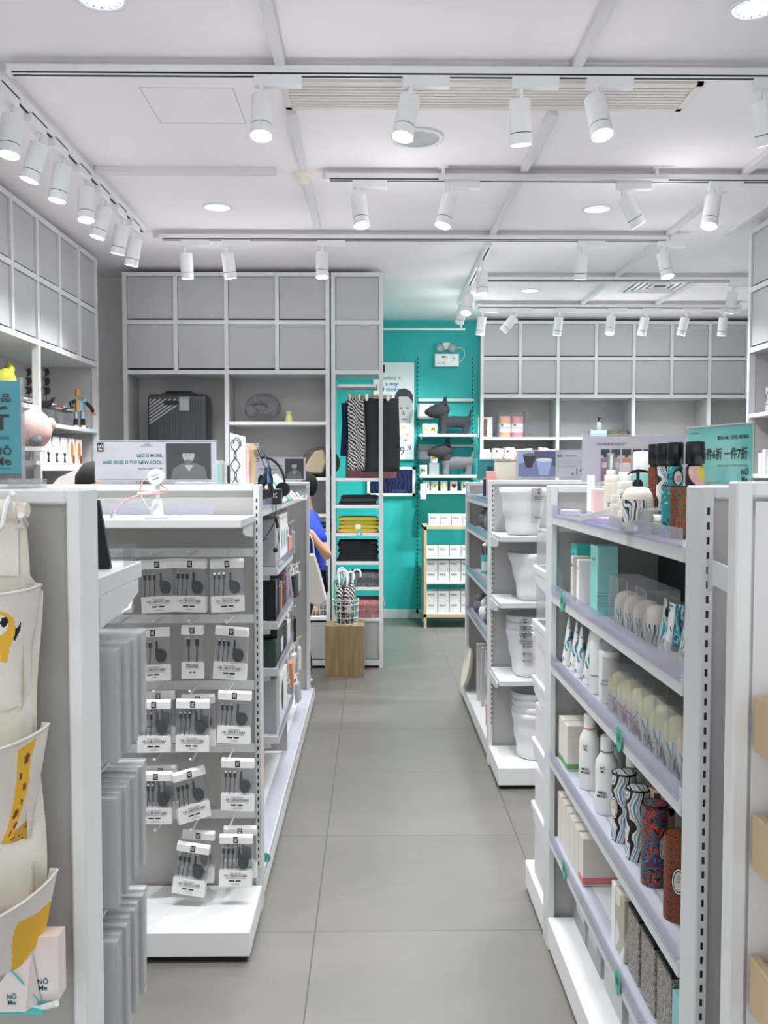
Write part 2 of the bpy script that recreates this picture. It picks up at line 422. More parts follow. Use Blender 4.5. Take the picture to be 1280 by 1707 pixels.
for i in range(4):
    a, b_ = hx[i], hx[(i+1)%4]; e = .0015
    hb.box(min(a[0],b_[0])-e, max(a[0],b_[0])+e, min(a[1],b_[1])-e, max(a[1],b_[1])+e, CEIL-.001, CEIL+.001, 'photo_light')
o = struct(hb, 'trim_40')

# ---------------------------------------------------------------- ceiling fittings
def downlight(x, y, label, r=.075):
    t = thing('recessed_downlight', label, 'ceiling light', (x, y, CEIL), group='recessed downlights')
    a = MB(); a.lathe([(r*.98,-.001),(r*1.18,-.001),(r*1.18,-.006),(r*1.0,-.008),(r*.98,-.001)], (0,0,0), 'white_plastic', 28); a.build('trim_ring', t)
    b_ = MB(); b_.lathe([(r*.98,-.004),(r*.45,-.0015)], (0,0,0), 'glowing_reflector', 28)
    for k in range(14):
        a_ = k*math.pi/7; b_.add([(r*.5*math.cos(a_),r*.5*math.sin(a_),-.0035),(r*.9*math.cos(a_-.05),r*.9*math.sin(a_-.05),-.0045),(r*.9*math.cos(a_+.05),r*.9*math.sin(a_+.05),-.0045)],[(0,2,1)],'chrome')
    b_.build('glowing_reflector', t)
    c = MB(); c.cyl((0,0,-.0025),(0,0,-.001), r*.45, 'lens_glow', n=20); c.build('lamp', t)
    l = bpy.data.lights.new('downlight_lamp', 'SPOT'); l.energy = DOWN_W; l.spot_size = R(110); l.spot_blend = .8; l.shadow_soft_size = .05; l.color = (.93,.96,1)
    lo = bpy.data.objects.new('downlight_lamp', l); COL.objects.link(lo); lo.parent = t; lo.location = (0,0,-.02)
for px, py, lb in ((168,-4,'bright recessed downlight above the nearer end of the wall cabinets'),
                   (362,345,'recessed downlight between the hatch and the last crosswise beam'),
                   (995,348,'recessed downlight behind the tilted spotlight on the middle track'),
                   (883,484,'small far recessed downlight by the square air vent'),
                   (1258,12,'recessed downlight over the wooden tray rack side')):
    p = CAM + (RM @ Vector(((px-640)/F, (853.5-py)/F, -1))) ; d = p-CAM; p = CAM + d*((CEIL-CAM.z)/d.z)
    downlight(p.x, p.y, lb)
t = thing('ceiling_speaker', 'round flat grey ceiling speaker behind the second bright spotlight', 'speaker', (.21, 4.34, CEIL))
MB().lathe([(.105,-.002),(.125,-.002),(.125,-.008),(.10,-.01),(.105,-.002)], (0,0,0), 'white_plastic', 32).build('rim', t)
MB().cyl((0,0,-.006),(0,0,-.001),.105,'grey_plastic',n=32).build('grille', t)
t = thing('smoke_detector', 'small white round smoke detector on the ceiling beam gap', 'smoke detector', (-.36, 4.86, CEIL))
MB().lathe([(.05,0),(.05,-.018),(.042,-.026)], (0,0,0), 'cream', 24).build('base', t)
MB().lathe([(.035,-.026),(.033,-.045),(.02,-.052),(0,-.053)], (0,0,0), 'cream', 24).build('sensor_head', t)
t = thing('air_grille', 'long linear air conditioning grille above the front spotlights', 'ceiling vent', (.48, 3.85, CEIL))
fr = MB(); X0, X1 = -.85, .85
fr.box(X0,X1,-.14,-.115,-.012,0,'grille'); fr.box(X0,X1,.115,.14,-.012,0,'grille'); fr.box(X0,X0+.025,-.14,.14,-.012,0,'grille'); fr.box(X1-.025,X1,-.14,.14,-.012,0,'grille'); fr.build('grille_frame', t)
sl = MB()
for i in range(8):
    y = -.108+i*.029; sl.box(X0+.025,X1-.025,y,y+.02,-.008,-.002,'grille')
sl.build('slat', t); MB().box(X0+.02,X1-.02,-.12,.12,-.002,-.0005,'dark_grey').build('backing', t)
t = thing('square_air_vent', 'square four-way ceiling air vent in front of the far track', 'ceiling vent', (2.42, 7.72, CEIL))
s_ = MB()
for k in range(5):
    a = .28-k*.05; bb = a-.028; z = -.012+k*.001
    s_.box(-a,a,-a,-bb,z,0,'white_plastic'); s_.box(-a,a,bb,a,z,0,'white_plastic'); s_.box(-a,-bb,-bb,bb,z,0,'white_plastic'); s_.box(bb,a,-bb,bb,z,0,'white_plastic')
s_.build('louvre', t); MB().box(-.27,.27,-.27,.27,-.002,-.0005,'slot_black').build('backing', t)
t = thing('suspended_conduit', 'thin white conduit hung on two short rods under the ceiling', 'pipe', (.95, 4.74, CEIL))
MB().box(-.61,.575,-.012,.012,-.065,-.045,'beam_paint').build('conduit_bar', t)
for x in (-.585,.515):
    MB().cyl((x,0,-.05),(x,0,0),.009,'white_plastic').cyl((x,0,-.012),(x,0,0),.026,'white_plastic').build('hanging_rod', t)
t = thing('suspended_conduit', 'white pipe with a drop rod across the top of the teal wall', 'pipe', (.45, 9.2, CEIL))
MB().cyl((-.75,0,-.14),(.48,0,-.14),.012,'white_plastic').build('conduit_bar', t)
MB().cyl((.44,0,-.14),(.44,0,0),.009,'white_plastic').build('hanging_rod', t)

def spotlight_proto():
    t = thing('track_spotlight', 'x', 'spotlight', (0,0,0))
    MB().box(-.03,.15,-.018,.018,-.005,.045,'lamp_white').cyl((0,0,-.035),(0,0,0),.008,'lamp_white').build('driver_box', t, bevel=.003)
    c = MB(); c.cyl((0,0,-.015),(0,0,-.135),.041,'lamp_white',n=28).cyl((0,0,-.135),(0,0,-.139),.0395,'photo_mid',n=28).cyl((0,0,-.139),(0,0,-.178),.041,'lamp_white',r1=.0415,n=28)
    c.box(-.006,.006,-.043,-.036,-.05,.02,'lamp_white')
    co = c.build('lamp_can', t); co.location = (0,0,-.03)
    ln = MB().cyl((0,0,-.1790),(0,0,-.1775),.037,'lens_glow',n=28).build('lens', co)
    return t
SPOTS = []
def spot(px, py, Y, tiltx, tilty, label, group, along=0, z=3.0, x=None, power=1.0, fill=1.0):
    """head hanging at a track, its can leaning by tiltx (sideways) and tilty (away from the viewer)"""
    if x is None: x = at(px, py, Y).x
    t = spotlight_proto(); t.location = (x, Y, z); t['label'] = label; t['group'] = group
    for ch in kids(t):
        if ch.name.startswith('driver_box'): ch.rotation_euler = (0,0,along)
        else:
            ch.rotation_euler = (R(tilty), R(-tiltx), 0)
            l = bpy.data.lights.new('spot_lamp', 'SPOT'); l.energy = SPOT_W*power*(1.35 if Y > 5.9 else 1); l.spot_size = R(100); l.spot_blend = .9; l.shadow_soft_size = .03; l.color = (.95,.97,1)
            lo = bpy.data.objects.new('spot_lamp', l); COL.objects.link(lo); lo.parent = ch; lo.location = (0,0,-.185)
            l = bpy.data.lights.new('ceiling_fill', 'POINT'); l.energy = FILL_W*fill*(.45 if group == 'spotlights along the wall cabinets' else 1.9 if Y > 4.5 else .8); l.shadow_soft_size = .05; l.color = (.97,.97,1)  # unseen point light added below each can to brighten ceiling and walls
            lo = bpy.data.objects.new('ceiling_fill', l); COL.objects.link(lo); lo.parent = ch; lo.location = (0,0,-.25)
    return t
def track(name_label, x0, x1, y0, y1):
    t = thing('lighting_track', name_label, 'lighting track', ((x0+x1)/2, (y0+y1)/2, 3.03), group='lighting tracks')
    MB().box(x0,x1,y0,y1,3.035,CEIL-.03,'lamp_white').build('rail', t, world=True)
    g_ = .006
    if x1-x0 > y1-y0: MB().box(x0+.02,x1-.02,(y0+y1)/2-g_,(y0+y1)/2+g_,3.0335,3.036,'slot_black').box(x0+.02,x1-.02,y0-.001,y0,3.037,3.043,'slot_black').build('conductor_slot', t, world=True)
    else: MB().box((x0+x1)/2-g_,(x0+x1)/2+g_,y0+.02,y1-.02,3.0335,3.036,'slot_black').build('conductor_slot', t, world=True)
track('white lighting track beside the long linear air grille', -1.38, 2.7, 3.52, 3.555)
track('white lighting track carrying the four middle spotlights', -.24, 2.7, 4.76, 4.795)
track('white lighting track just before the tall back cabinets', -1.38, 1.93, 5.98, 6.015)
track('short white lighting track running toward the teal wall', .765, .80, 6.15, 8.3)
track('white lighting track below the square air vent', .82, 3.2, 7.24, 7.275)
track('white lighting track with seven spotlights before the far cabinets', .95, 3.4, 8.42, 8.455)
track('white lighting track along the long wall cabinets', -1.46, -1.425, .5, 5.82)
track('white lighting track overhead before the cable display', -1.38, 2.6, 2.28, 2.315)
G1='spotlights on the front track'
spot(437,150,3.54,0,-14,'lit white spotlight at the open end of the long grille',G1)
spot(684,150,3.54,-10,-12,'lit white spotlight in front of the round ceiling speaker',G1)
spot(866,150,3.54,4,10,'white spotlight turned away below the middle of the grille',G1)
spot(990,150,3.54,7,-18,'brightest white spotlight at the far half of the grille',G1)
spot(1268,150,3.54,16,15,'white spotlight tilted outward past the grille end',G1)
G2='spotlights on the middle track'
spot(597,305,4.78,6,-12,'lit spotlight on the middle track near its free end',G2)
spot(751,305,4.78,-14,-10,'lit spotlight on the middle track below the first hanging rod',G2)
spot(1037,305,4.78,32,8,'spotlight on the middle track tilted steeply sideways by a downlight',G2)
spot(1190,305,4.78,-12,-12,'lit spotlight on the middle track beside the lengthwise beam',G2)
G3='spotlights on the track before the tall cabinets'
spot(310,402,6.0,0,12,'unlit-looking spotlight over the first tall cabinet door column',G3)
spot(378,402,6.0,6,12,'unlit-looking spotlight over the second tall cabinet door column',G3)
spot(537,402,6.0,0,-8,'lit spotlight over the narrow open cabinet',G3)
spot(970,402,6.0,0,12,'straight spotlight on the last long track beside a lit tilted one',G3)
spot(1104,402,6.0,8,-14,'lit tilted spotlight at the end of the last long track',G3)
G4='spotlights on the short track toward the teal wall'
spot(0,0,6.55,0,-8,'first lit spotlight on the short track',G4,R(90),x=.78)
spot(0,0,7.45,-10,-22,'second lit spotlight on the short track, swung toward teal wall',G4,R(90),x=.78,power=.6)
spot(0,0,7.85,-12,30,'last spotlight on the short track before the teal wall',G4,R(90),x=.78,power=1.2)
spot(1222,467,7.25,-4,15,'single spotlight on the track under the square vent',G4)
G5='spotlights on the far track'
for i,(px,tx,ty) in enumerate(((804,-6,12),(860,-40,12),(932,-4,12),(1019,-8,-14),(1076,-8,12),(1143,-10,12),(1206,0,12))):
    spot(px,512,8.44,tx,ty,['spotlight at the teal wall end of the far track','strongly tilted spotlight on the far track','upright spotlight after the tilted one on far track','only visibly glowing spotlight on the far track','spotlight just past the glowing one on far track','slanted spotlight second before the far track end','straight spotlight at the outer end of the far track'][i],G5)
G6='spotlights along the wall cabinets'
for i,(Y,tx,ty) in enumerate(((3.74,-2,-10),(4.05,-16,-4),(4.33,-8,-4),(4.68,2,-10),(5.01,-14,-4),(5.35,-12,6),(5.65,-12,6))):
    spot(0,0,Y,tx,ty,'white spotlight %s of seven on the track along the wall cabinets' % ORD[i],G6,R(-90),x=-1.443)
# heads overhead, just out of view, that light the near racks
for x_, Y_, tx, ty, lb in ((-.95,2.3,6,14,'cable display'),(-.45,2.3,0,10,'aisle start'),(.25,2.3,6,-8,'skincare shelves'),(.95,2.3,-12,-16,'near rack post'),(-1.3,2.3,-4,-22,'canvas organiser')):
    spot(0,0,Y_,tx,ty,'overhead track spotlight aimed at the %s' % lb,'spotlights overhead',x=x_)
spot(0,0,1.2,10,-14,'wall-side track spotlight over the hanging canvas organiser','spotlights overhead',R(-90),x=-1.443)

# ---------------------------------------------------------------- tall cabinets
def cabinet(label, loc, rz, ncol, pitch, depth, bays, shelves, z_bot=2.30, group=None, back=True, gap=True, bottom=.39, top=3.06, inset=.014, parts=True):
    """grid cabinet: two rows of square doors over open bays. bays: door columns in each open bay; shelves: heights for each bay"""
    t = thing('grid_cabinet', label, 'cabinet', loc, rz, group)
    W = ncol*pitch; q = .032; f = MB()
    f.box(-q/2, W+q/2, .001, depth, top-q, top, 'frame_grey'); f.box(-q/2+.0005, W+q/2-.0005, .001, depth, z_bot-q/2, z_bot+q/2, 'frame_grey')
    f.box(-q/2+.001, W+q/2-.001, .001, .03, (top+z_bot)/2-q/2, (top+z_bot)/2+q/2, 'frame_grey')
    f.box(-q/2, W+q/2, .001, depth, .02, .06, 'frame_grey')
    edges = [0]
    for b_ in bays: edges.append(edges[-1]+b_)
    for i in range(ncol+1):
        z0 = 0 if i in edges else z_bot
        f.box(i*pitch-q/2, i*pitch+q/2, 0, .03 if i not in edges else .04, z0, top-.001, 'frame_grey')
        if i in edges and (parts or i in (0, ncol)): f.box(i*pitch-.009, i*pitch+.009, .04, depth, z0, top-.002, 'back_grey')
    f.build('frame', t)
    if back: MB().box(0, W, depth-.012, depth, .05, top-.02, 'back_grey').build('back_panel', t)
    for i in range(ncol):
        for k in range(2):
            za = z_bot+q/2 + k*(top-z_bot)/2 - (q/2 if k else 0)*0 ; zb = z_bot+(k+1)*(top-z_bot)/2-q/2
            if k == 0: za = z_bot+q/2
            else: za = (top+z_bot)/2+q/2
            if k == 1: zb = top-q
            d = MB(); d.box(i*pitch+q/2+.003, (i+1)*pitch-q/2-.003, inset, inset+.016, za+(.014 if gap else .003), zb-.003, 'door_grey')
            d.box(i*pitch+q/2, (i+1)*pitch-q/2, .034, .036, za, zb, 'dark_gap')
            d.build('door', t)
    for bi, hs in enumerate(shelves):
        x0, x1 = edges[bi]*pitch+.012, edges[bi+1]*pitch-.012
        for h in hs: MB().box(x0, x1, .004, depth-.012, h-.026, h, 'white_metal').build('shelf', t, bevel=.002)
        if bottom: MB().box(x0+.01, x1-.01, .012, .028, .07, bottom-.03, 'door_grey').build('plinth_panel', t)
    return t
cabinet('tall white grid cabinet holding the suitcase and neck pillow', (-1.90, 7.06, 0), 0, 4, .3885, .39, (2,2), ([1.49,1.0,.40],[1.92,1.49,1.06,.40]))
cabinet('narrow open white cabinet with hanging cloth and folded garments', (-.302, 7.06, 0), 0, 1, .368, .39, (1,), ([1.484,1.275,1.057,.834,.634,.392],), back=False, gap=False)
cabinet('tall white grid cabinet along the side wall with the toys', (-1.98, 2.79, 0), R(90), 10, .384, .43, (1,3,3,3), ([1.925,1.6,1.2,.4],)*3+([1.835,1.565,1.2,.4],), parts=False)
cabinet('wide far grid cabinet with towels and pump bottle', (1.113, 9.28, 0), 0, 8, .3862, .4, (2,2,2,2), ([1.885,1.64,1.2,.4],)*4)
cabinet('tall grid cabinet on the wall side past the wooden trays', (2.39, 5.80, 0), R(-90), 6, .40, .44, (2,2,2), ([1.90,1.52,1.2,.4],)*3)

# ---------------------------------------------------------------- low racks
H = 1.49; MEM = .022
def end_frame(mb, x0, x1, y0, y1, h, m='frame_grey', z0=0):
    mb.box(x0, x0+MEM, y0, y1, z0, h, m); mb.box(x1-MEM, x1, y0, y1, z0, h, m)
    mb.box(x0+MEM, x1-MEM, y0, y1, h-MEM, h, m); mb.box(x0+MEM, x1-MEM, y0, y1, z0+.0, z0+.03, m)
def slots(mb, x, y, z0, z1, face='y', p=.0252, hh=.0125, ww=.0046):
    z = z0
    while z < z1:
        if face == 'y': mb.box(x-ww/2, x+ww/2, y-.0006, y, z, z+hh, 'slot_black')
        else: mb.box(x-.0006, x, y-ww/2, y+ww/2, z, z+hh, 'slot_black')
        z += p
def shelf(t, x0, x1, y0, y1, z, th=.034, lip=None, name='shelf', bracket=True):
    s = MB(); s.box(x0, x1, y0, y1, z-th, z, 'frame_grey')
    o = s.build(name, t, world=True, bevel=.002)
    if lip:
        l = MB()
        if lip == '-x': l.box(x0-.003, x0, y0+.004, y1-.004, z-.006, z+.030, 'clear_lip').box(x0, x0+.05, y0+.004, y1-.004, z, z+.0006, 'clear_lip')
        if lip == '+x': l.box(x1, x1+.003, y0+.004, y1-.004, z-.006, z+.030, 'clear_lip').box(x1-.05, x1, y0+.004, y1-.004, z, z+.0006, 'clear_lip')
        if lip == '-y': l.box(x0+.02, x1-.09, y0+.03, y0+.033, z, z+.045, 'clear_lip').box(x0+.02, x1-.09, y0+.004, y0+.03, z, z+.0015, 'clear_lip')
        q = l.build('clear_lip', o); q.data.transform(Matrix.Translation(-t.location))
    return o
def tri_bracket(mb, x0, x1, ya, yb, ztop, h=.05):
    """bracket plate under a shelf, from ya (deep end) to yb (tip)"""
    vs = []
    for x in (x0, x1): vs += [(x, ya, ztop), (x, yb, ztop), (x, yb, ztop-h*.45), (x, ya+(yb-ya)*.75, ztop-h*.7), (x, ya, ztop-h)]
    mb.add(vs, [(0,1,2,3,4),(9,8,7,6,5)]+[(i,5+i,5+(i+1)%5,(i+1)%5) for i in range(5)], 'frame_grey')
def rail_bar(t, x0, x1, y, z, h=.03):
    MB().box(x0, x1, y-.012, y, z-h/2, z+h/2, 'white_metal').build('hook_rail', t, world=True, bevel=.001)
def hook(t, x, y0, y1, z, rise=.012):
    MB().tube([(x,y0,z),(x,y0+(y1-y0)*.85,z),(x,y1,z+rise)], .003, 'white_plastic', 6).blob((x,y1,z+rise), (.005,.005,.005), 'white_plastic', 8).build('hook', t, world=True)

# cable display: endcap across the head of the aisle run
t = thing('endcap_rack', 'white slotted rack hung with cable packs beside the aisle', 'display rack', (-.84, 3.11, 0)); CABLE = t
f = MB(); end_frame(f, -1.30, -.385, 3.11, 3.19, H); f.build('frame', t, world=True, bevel=.003)
MB().box(-1.278, -.407, 3.125, 3.175, .03, H-.022, 'panel_grey').build('back_panel', t, world=True)
f = MB(); slots(f, -.396, 3.11, .17, 1.45); f.build('slot_strip', t, world=True)
f = MB(); f.box(-1.30, -.385, 2.785, 3.11, .02, .10, 'white_metal').box(-1.29, -.395, 2.80, 3.11, 0, .02, 'black_kick'); f.build('plinth', t, world=True, bevel=.003)
shelf(t, -1.29, -.402, 2.785, 3.105, 1.388, .026, '-y')
f = MB(); tri_bracket(f, -.41, -.4065, 3.108, 2.87, 1.362); f.build('shelf_bracket', t, world=True)
for z in (1.258, 1.030, .800, .580, .348): rail_bar(t, -1.278, -.407, 3.125, z)
HX = (-.833, -.716, -.598, -.480)
for z in (1.262, 1.036, .806, .580, .345):
    for x in HX[(1 if z < 1 else 0):]: hook(t, x, 3.113, 2.955, z)

# aisle run on the same side
t = thing('aisle_rack', 'long white aisle rack of boxed accessories behind the cable display', 'display rack', (-.72, 4.6, 0)); RUN = t
f = MB(); end_frame(f, -1.30, -.418, 6.00, 6.08, 1.465); f.build('frame', t, world=True, bevel=.003)
MB().box(-1.278, -.44, 6.02, 6.06, .03, 1.443, 'panel_grey').build('end_panel', t, world=True)
MB().box(-.79, -.75, 3.20, 6.0, 0, 1.46, 'panel_grey').build('spine_panel', t, world=True)
f = MB(); f.box(-.75, -.388, 3.20, 6.06, .02, .085, 'white_metal').box(-.75, -.398, 3.20, 6.05, 0, .02, 'black_kick'); f.build('plinth', t, world=True, bevel=.003)
f = MB(); f.box(-.391, -.388, 3.22, 6.05, .085, .105, 'clear_lip').box(-.47, -.40, 3.22, 6.05, .085, .087, 'clear_lip'); f.build('plinth_lip', t, world=True)
shelf(t, -.75, -.405, 3.20, 5.78, 1.402, .034, '+x', 'top_shelf')
for z in (1.125, .892, .690, .396):
    shelf(t, -.75, -.405, 3.88, 4.62, z, .034, '+x')
    f = MB(); v = [( -.75, z-.034), (-.44, z-.034), (-.44, z-.055), (-.75, z-.075)]
    f.add([(a, 3.89, c) for a, c in v]+[(a, 3.893, c) for a, c in v], [(0,1,2,3),(7,6,5,4)]+[(i,4+i,4+(i+1)%4,(i+1)%4) for i in range(4)], 'frame_grey'); f.build('shelf_bracket', t, world=True)
def xhook(t, x0, x1, y, z, n='hook'):
    MB().tube([(x0,y,z),(x1-.02,y,z),(x1,y,z+.012)], .0032, 'white_plastic', 6).blob((x1,y,z+.012), (.005,.005,.005), 'white_plastic', 8).build(n, t, world=True)

# near rack with canvas organiser in front and grey packets behind
t = thing('endcap_rack', 'white slotless rack with the canvas organiser hung on it', 'display rack', (-.88, 1.31, 0)); NEAR = t
f = MB(); end_frame(f, -1.34, -.418, 1.31, 1.39, 1.51, 'white_metal'); f.build('frame', t, world=True, bevel=.003)
MB().box(-1.318, -.44, 1.325, 1.375, .03, 1.488, 'panel_grey').build('back_panel', t, world=True)
shelf(t, -1.30, -.421, 1.40, 1.66, 1.372, .030, None)
f = MB(); tri_bracket(f, -.423, -.4195, 1.40, 1.63, 1.342); f.build('shelf_bracket', t, world=True)
f = MB(); f.box(-1.34, -.418, 1.39, 1.70, .02, .10, 'white_metal'); f.build('plinth', t, world=True, bevel=.003)
f = MB(); f.box(-.52,-.424,1.633,1.636,1.372,1.405,'clear').box(-.427,-.424,1.56,1.636,1.372,1.405,'clear'); f.build('clear_bin', t, world=True)
for z in (1.285, 1.045, .805):
    rail_bar(t, -1.318, -.44, 1.402, z); o_ = MB().tube([(-.445,1.40,z),(-.445,1.66,z),(-.445,1.675,z+.012)], .0032, 'white_plastic', 6).build('hook', t, world=True)

# skincare rack on the other side of the aisle
t = thing('aisle_rack', 'white slotted rack of skincare bottles and canisters along the aisle', 'display rack', (.92, 2.2, 0)); SKIN = t
f = MB(); end_frame(f, .56, 1.46, 1.54, 1.62, 1.51, 'frame_grey'); f.build('frame', t, world=True, bevel=.003); f = MB(); end_frame(f, .56, 1.46, 2.85, 2.93, H, 'frame_grey'); f.build('frame', t, world=True, bevel=.003)
MB().box(.582, 1.438, 1.555, 1.605, .03, 1.488, 'panel_grey').build('end_panel', t, world=True)
MB().box(.582, 1.438, 2.865, 2.915, .03, 1.468, 'panel_grey').build('end_panel', t, world=True)
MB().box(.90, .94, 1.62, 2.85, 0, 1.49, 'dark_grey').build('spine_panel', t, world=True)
f = MB(); slots(f, .571, 1.54, .05, 1.47); f.build('slot_strip', t, world=True)
f = MB(); f.box(.56, .90, 1.62, 2.85, .02, .11, 'white_metal').box(.57, .90, 1.62, 2.85, 0, .02, 'black_kick'); f.build('plinth', t, world=True, bevel=.003)
SZ = dict(a=1.402, b=1.157, c=.935, d=.632, e=.377)
for z in SZ.values(): shelf(t, .562, .90, 1.635, 2.842, z, .032, '-x')
f = MB(); f.box(.56, 1.46, 2.93, 3.28, .02, .11, 'white_metal').box(.57, 1.45, 2.93, 3.27, 0, .02, 'black_kick'); f.build('end_plinth', t, world=True, bevel=.003)
for z in (1.206, 1.014, .815, .593, .363):
    shelf(t, .565, 1.455, 2.935, 3.20, z, .025, None, 'end_shelf')
    f = MB(); tri_bracket(f, .567, .5705, 2.935, 3.17, z-.025, .05); f.build('shelf_bracket', t, world=True)

# rack with paper bins
t = thing('endcap_rack', 'white slotted rack of white paper bins facing the entrance', 'display rack', (1.05, 4.685, 0)); BIN = t
f = MB(); end_frame(f, .603, 1.50, 4.685, 4.765, H, 'white_metal'); f.build('frame', t, world=True, bevel=.003)
MB().box(.625, 1.478, 4.70, 4.75, .03, H-.022, 'back_grey').build('back_panel', t, world=True)
f = MB(); slots(f, .619, 4.685, .22, 1.46); f.build('slot_strip', t, world=True)
f = MB(); f.box(.606, 1.50, 4.325, 4.685, .02, .108, 'white_metal').box(.616, 1.49, 4.34, 4.68, 0, .02, 'black_kick'); f.build('plinth', t, world=True, bevel=.003)
BZ = (1.222, .902, .522)
for z in BZ: shelf(t, .612, 1.49, 4.355, 4.68, z, .026, None)
for z in BZ: f = MB(); tri_bracket(f, .608, .6115, 4.685, 4.40, z-.02, .055); f.build('shelf_bracket', t, world=True)
t = thing('aisle_rack', 'long white aisle rack of plush toys and boards behind the paper bins', 'display rack', (.95, 5.4, 0)); RUN2 = t
f = MB(); end_frame(f, .615, 1.50, 5.95, 6.03, 1.465); f.build('frame', t, world=True, bevel=.003)
MB().box(.637, 1.478, 5.965, 6.015, .03, 1.443, 'panel_grey').build('end_panel', t, world=True)
MB().box(.95, .99, 4.77, 5.95, 0, 1.46, 'panel_grey').build('spine_panel', t, world=True)
f = MB(); f.box(.608, .95, 4.77, 6.20, .02, .105, 'white_metal').box(.618, .95, 4.77, 6.19, 0, .02, 'black_kick'); f.build('plinth', t, world=True, bevel=.003)
for z in (1.372, 1.178, .900, .640): shelf(t, .617, .95, 4.78, 5.94, z, .032, '-x')

# wooden tray rack, mostly outside the picture
t = thing('tray_rack', 'white framed rack with light wooden trays at the picture edge', 'display rack', (.95, 1.3, 0)); TRAY = t
f = MB(); f.box(.543, .568, 1.35, 1.385, 0, 1.52, 'white_metal').box(1.40, 1.425, 1.35, 1.385, 0, 1.52, 'white_metal').box(.568, 1.40, 1.35, 1.385, 1.497, 1.52, 'white_metal'); f.build('frame', t, world=True, bevel=.003)
f = MB(); f.add([(.571,1.54,1.387),(.571,1.387,1.377),(.571,1.387,1.335),(.571,1.51,1.345),(.571,1.54,1.33),(.5745,1.54,1.387),(.5745,1.387,1.377),(.5745,1.387,1.335),(.5745,1.51,1.345),(.5745,1.54,1.33)],
      [(0,1,2,3,4),(9,8,7,6,5)]+[(i,5+i,5+(i+1)%5,(i+1)%5) for i in range(5)], 'frame_grey'); f.build('side_bracket', t, world=True)
MB().box(.574, 1.40, 1.357, 1.378, .05, 1.49, 'wall_paint').build('back_panel', t, world=True)
for z in (1.20, 1.02, .80):
    f = MB(); f.box(.575, 1.0, .9, 1.345, z-.08, z-.065, 'wood_light').box(.572, .588, .9, 1.345, z-.085, z, 'wood_light').box(.588, 1.0, 1.33, 1.345, z-.08, z-.01, 'wood_light')
    f.build('wooden_tray', t, world=True, bevel=.002)

# wooden stand with candle boxes by the teal wall
t = thing('wooden_stand', 'light wooden stand of white candle boxes at the teal wall', 'stand', (.92, 9.1, 0)); CX0, CX1 = .50, 1.06
f = MB(); a, b_ = CX0, CX1
for x in (a, b_-.03):
    for y in (8.88, 9.26): f.box(x, x+.03, y, y+.03, 0, 1.0, 'wood_light')
    f.box(x, x+.03, 8.88, 9.29, .96, 1.0, 'wood_light'); f.box(x, x+.03, 8.88, 9.29, .10, .14, 'wood_light')
f.box(a, b_, 8.88, 8.91, .10, .14, 'wood_light'); f.build('wooden_frame', t, world=True, bevel=.003)
MB().box(a, b_, 8.88, 9.29, .97, 1.005, 'wood_light').build('top_board', t, world=True, bevel=.002)
for z in (.145, .45, .70): MB().box(a+.03, b_-.03, 8.885, 9.285, z-.02, z, 'white_metal').build('shelf', t, world=True)
# teal wall standards and shelves
for px in (696, 787):
    x = at(px, 700, YW).x; f = MB(); f.box(x-.012, x+.012, YW-.012, YW, .05, 2.72, 'teal_paint')
    z = .08
    while z < 2.70: f.box(x-.005, x+.005, YW-.0135, YW-.012, z, z+.022, 'slot_black'); z += .045
    one(f.xf(Matrix.Translation((-x, -YW, 0))), 'slotted_standard', 'teal slotted wall standard %s' % ('beside the portrait poster' if px == 696 else 'next to the far grid cabinet'), 'wall standard', (x, YW, 0), 'slotted standards on the teal wall')
XS0, XS1 = .475, 1.05
for z, lb in ((1.915,'upper wall shelf with dark plush dog'), (1.50,'middle wall shelf with grey plush dog'), (1.335,'lowest wall shelf with a row of mugs')):
    t = thing('wall_shelf', 'white %s' % lb, 'shelf', ((XS0+XS1)/2, YW, z), group='shelves on the teal wall')
    MB().box(XS0, XS1, YW-.30, YW-.015, z-.028, z, 'white_metal').build('shelf_board', t, world=True, bevel=.002)
    MB().box(XS0+.02, XS0+.024, YW-.28, YW-.015, z-.05, z-.028, 'white_metal').build('bracket', t, world=True); MB().box(XS1-.024, XS1-.02, YW-.28, YW-.015, z-.05, z-.028, 'white_metal').build('bracket', t, world=True)
    if z > 1.4:
        MB().box(XS0, XS1, YW-.04, YW-.02, z+.345 if z > 1.8 else z+.29, z+.375 if z > 1.8 else z+.315, 'frame_grey').build('hook_rail', t, world=True)

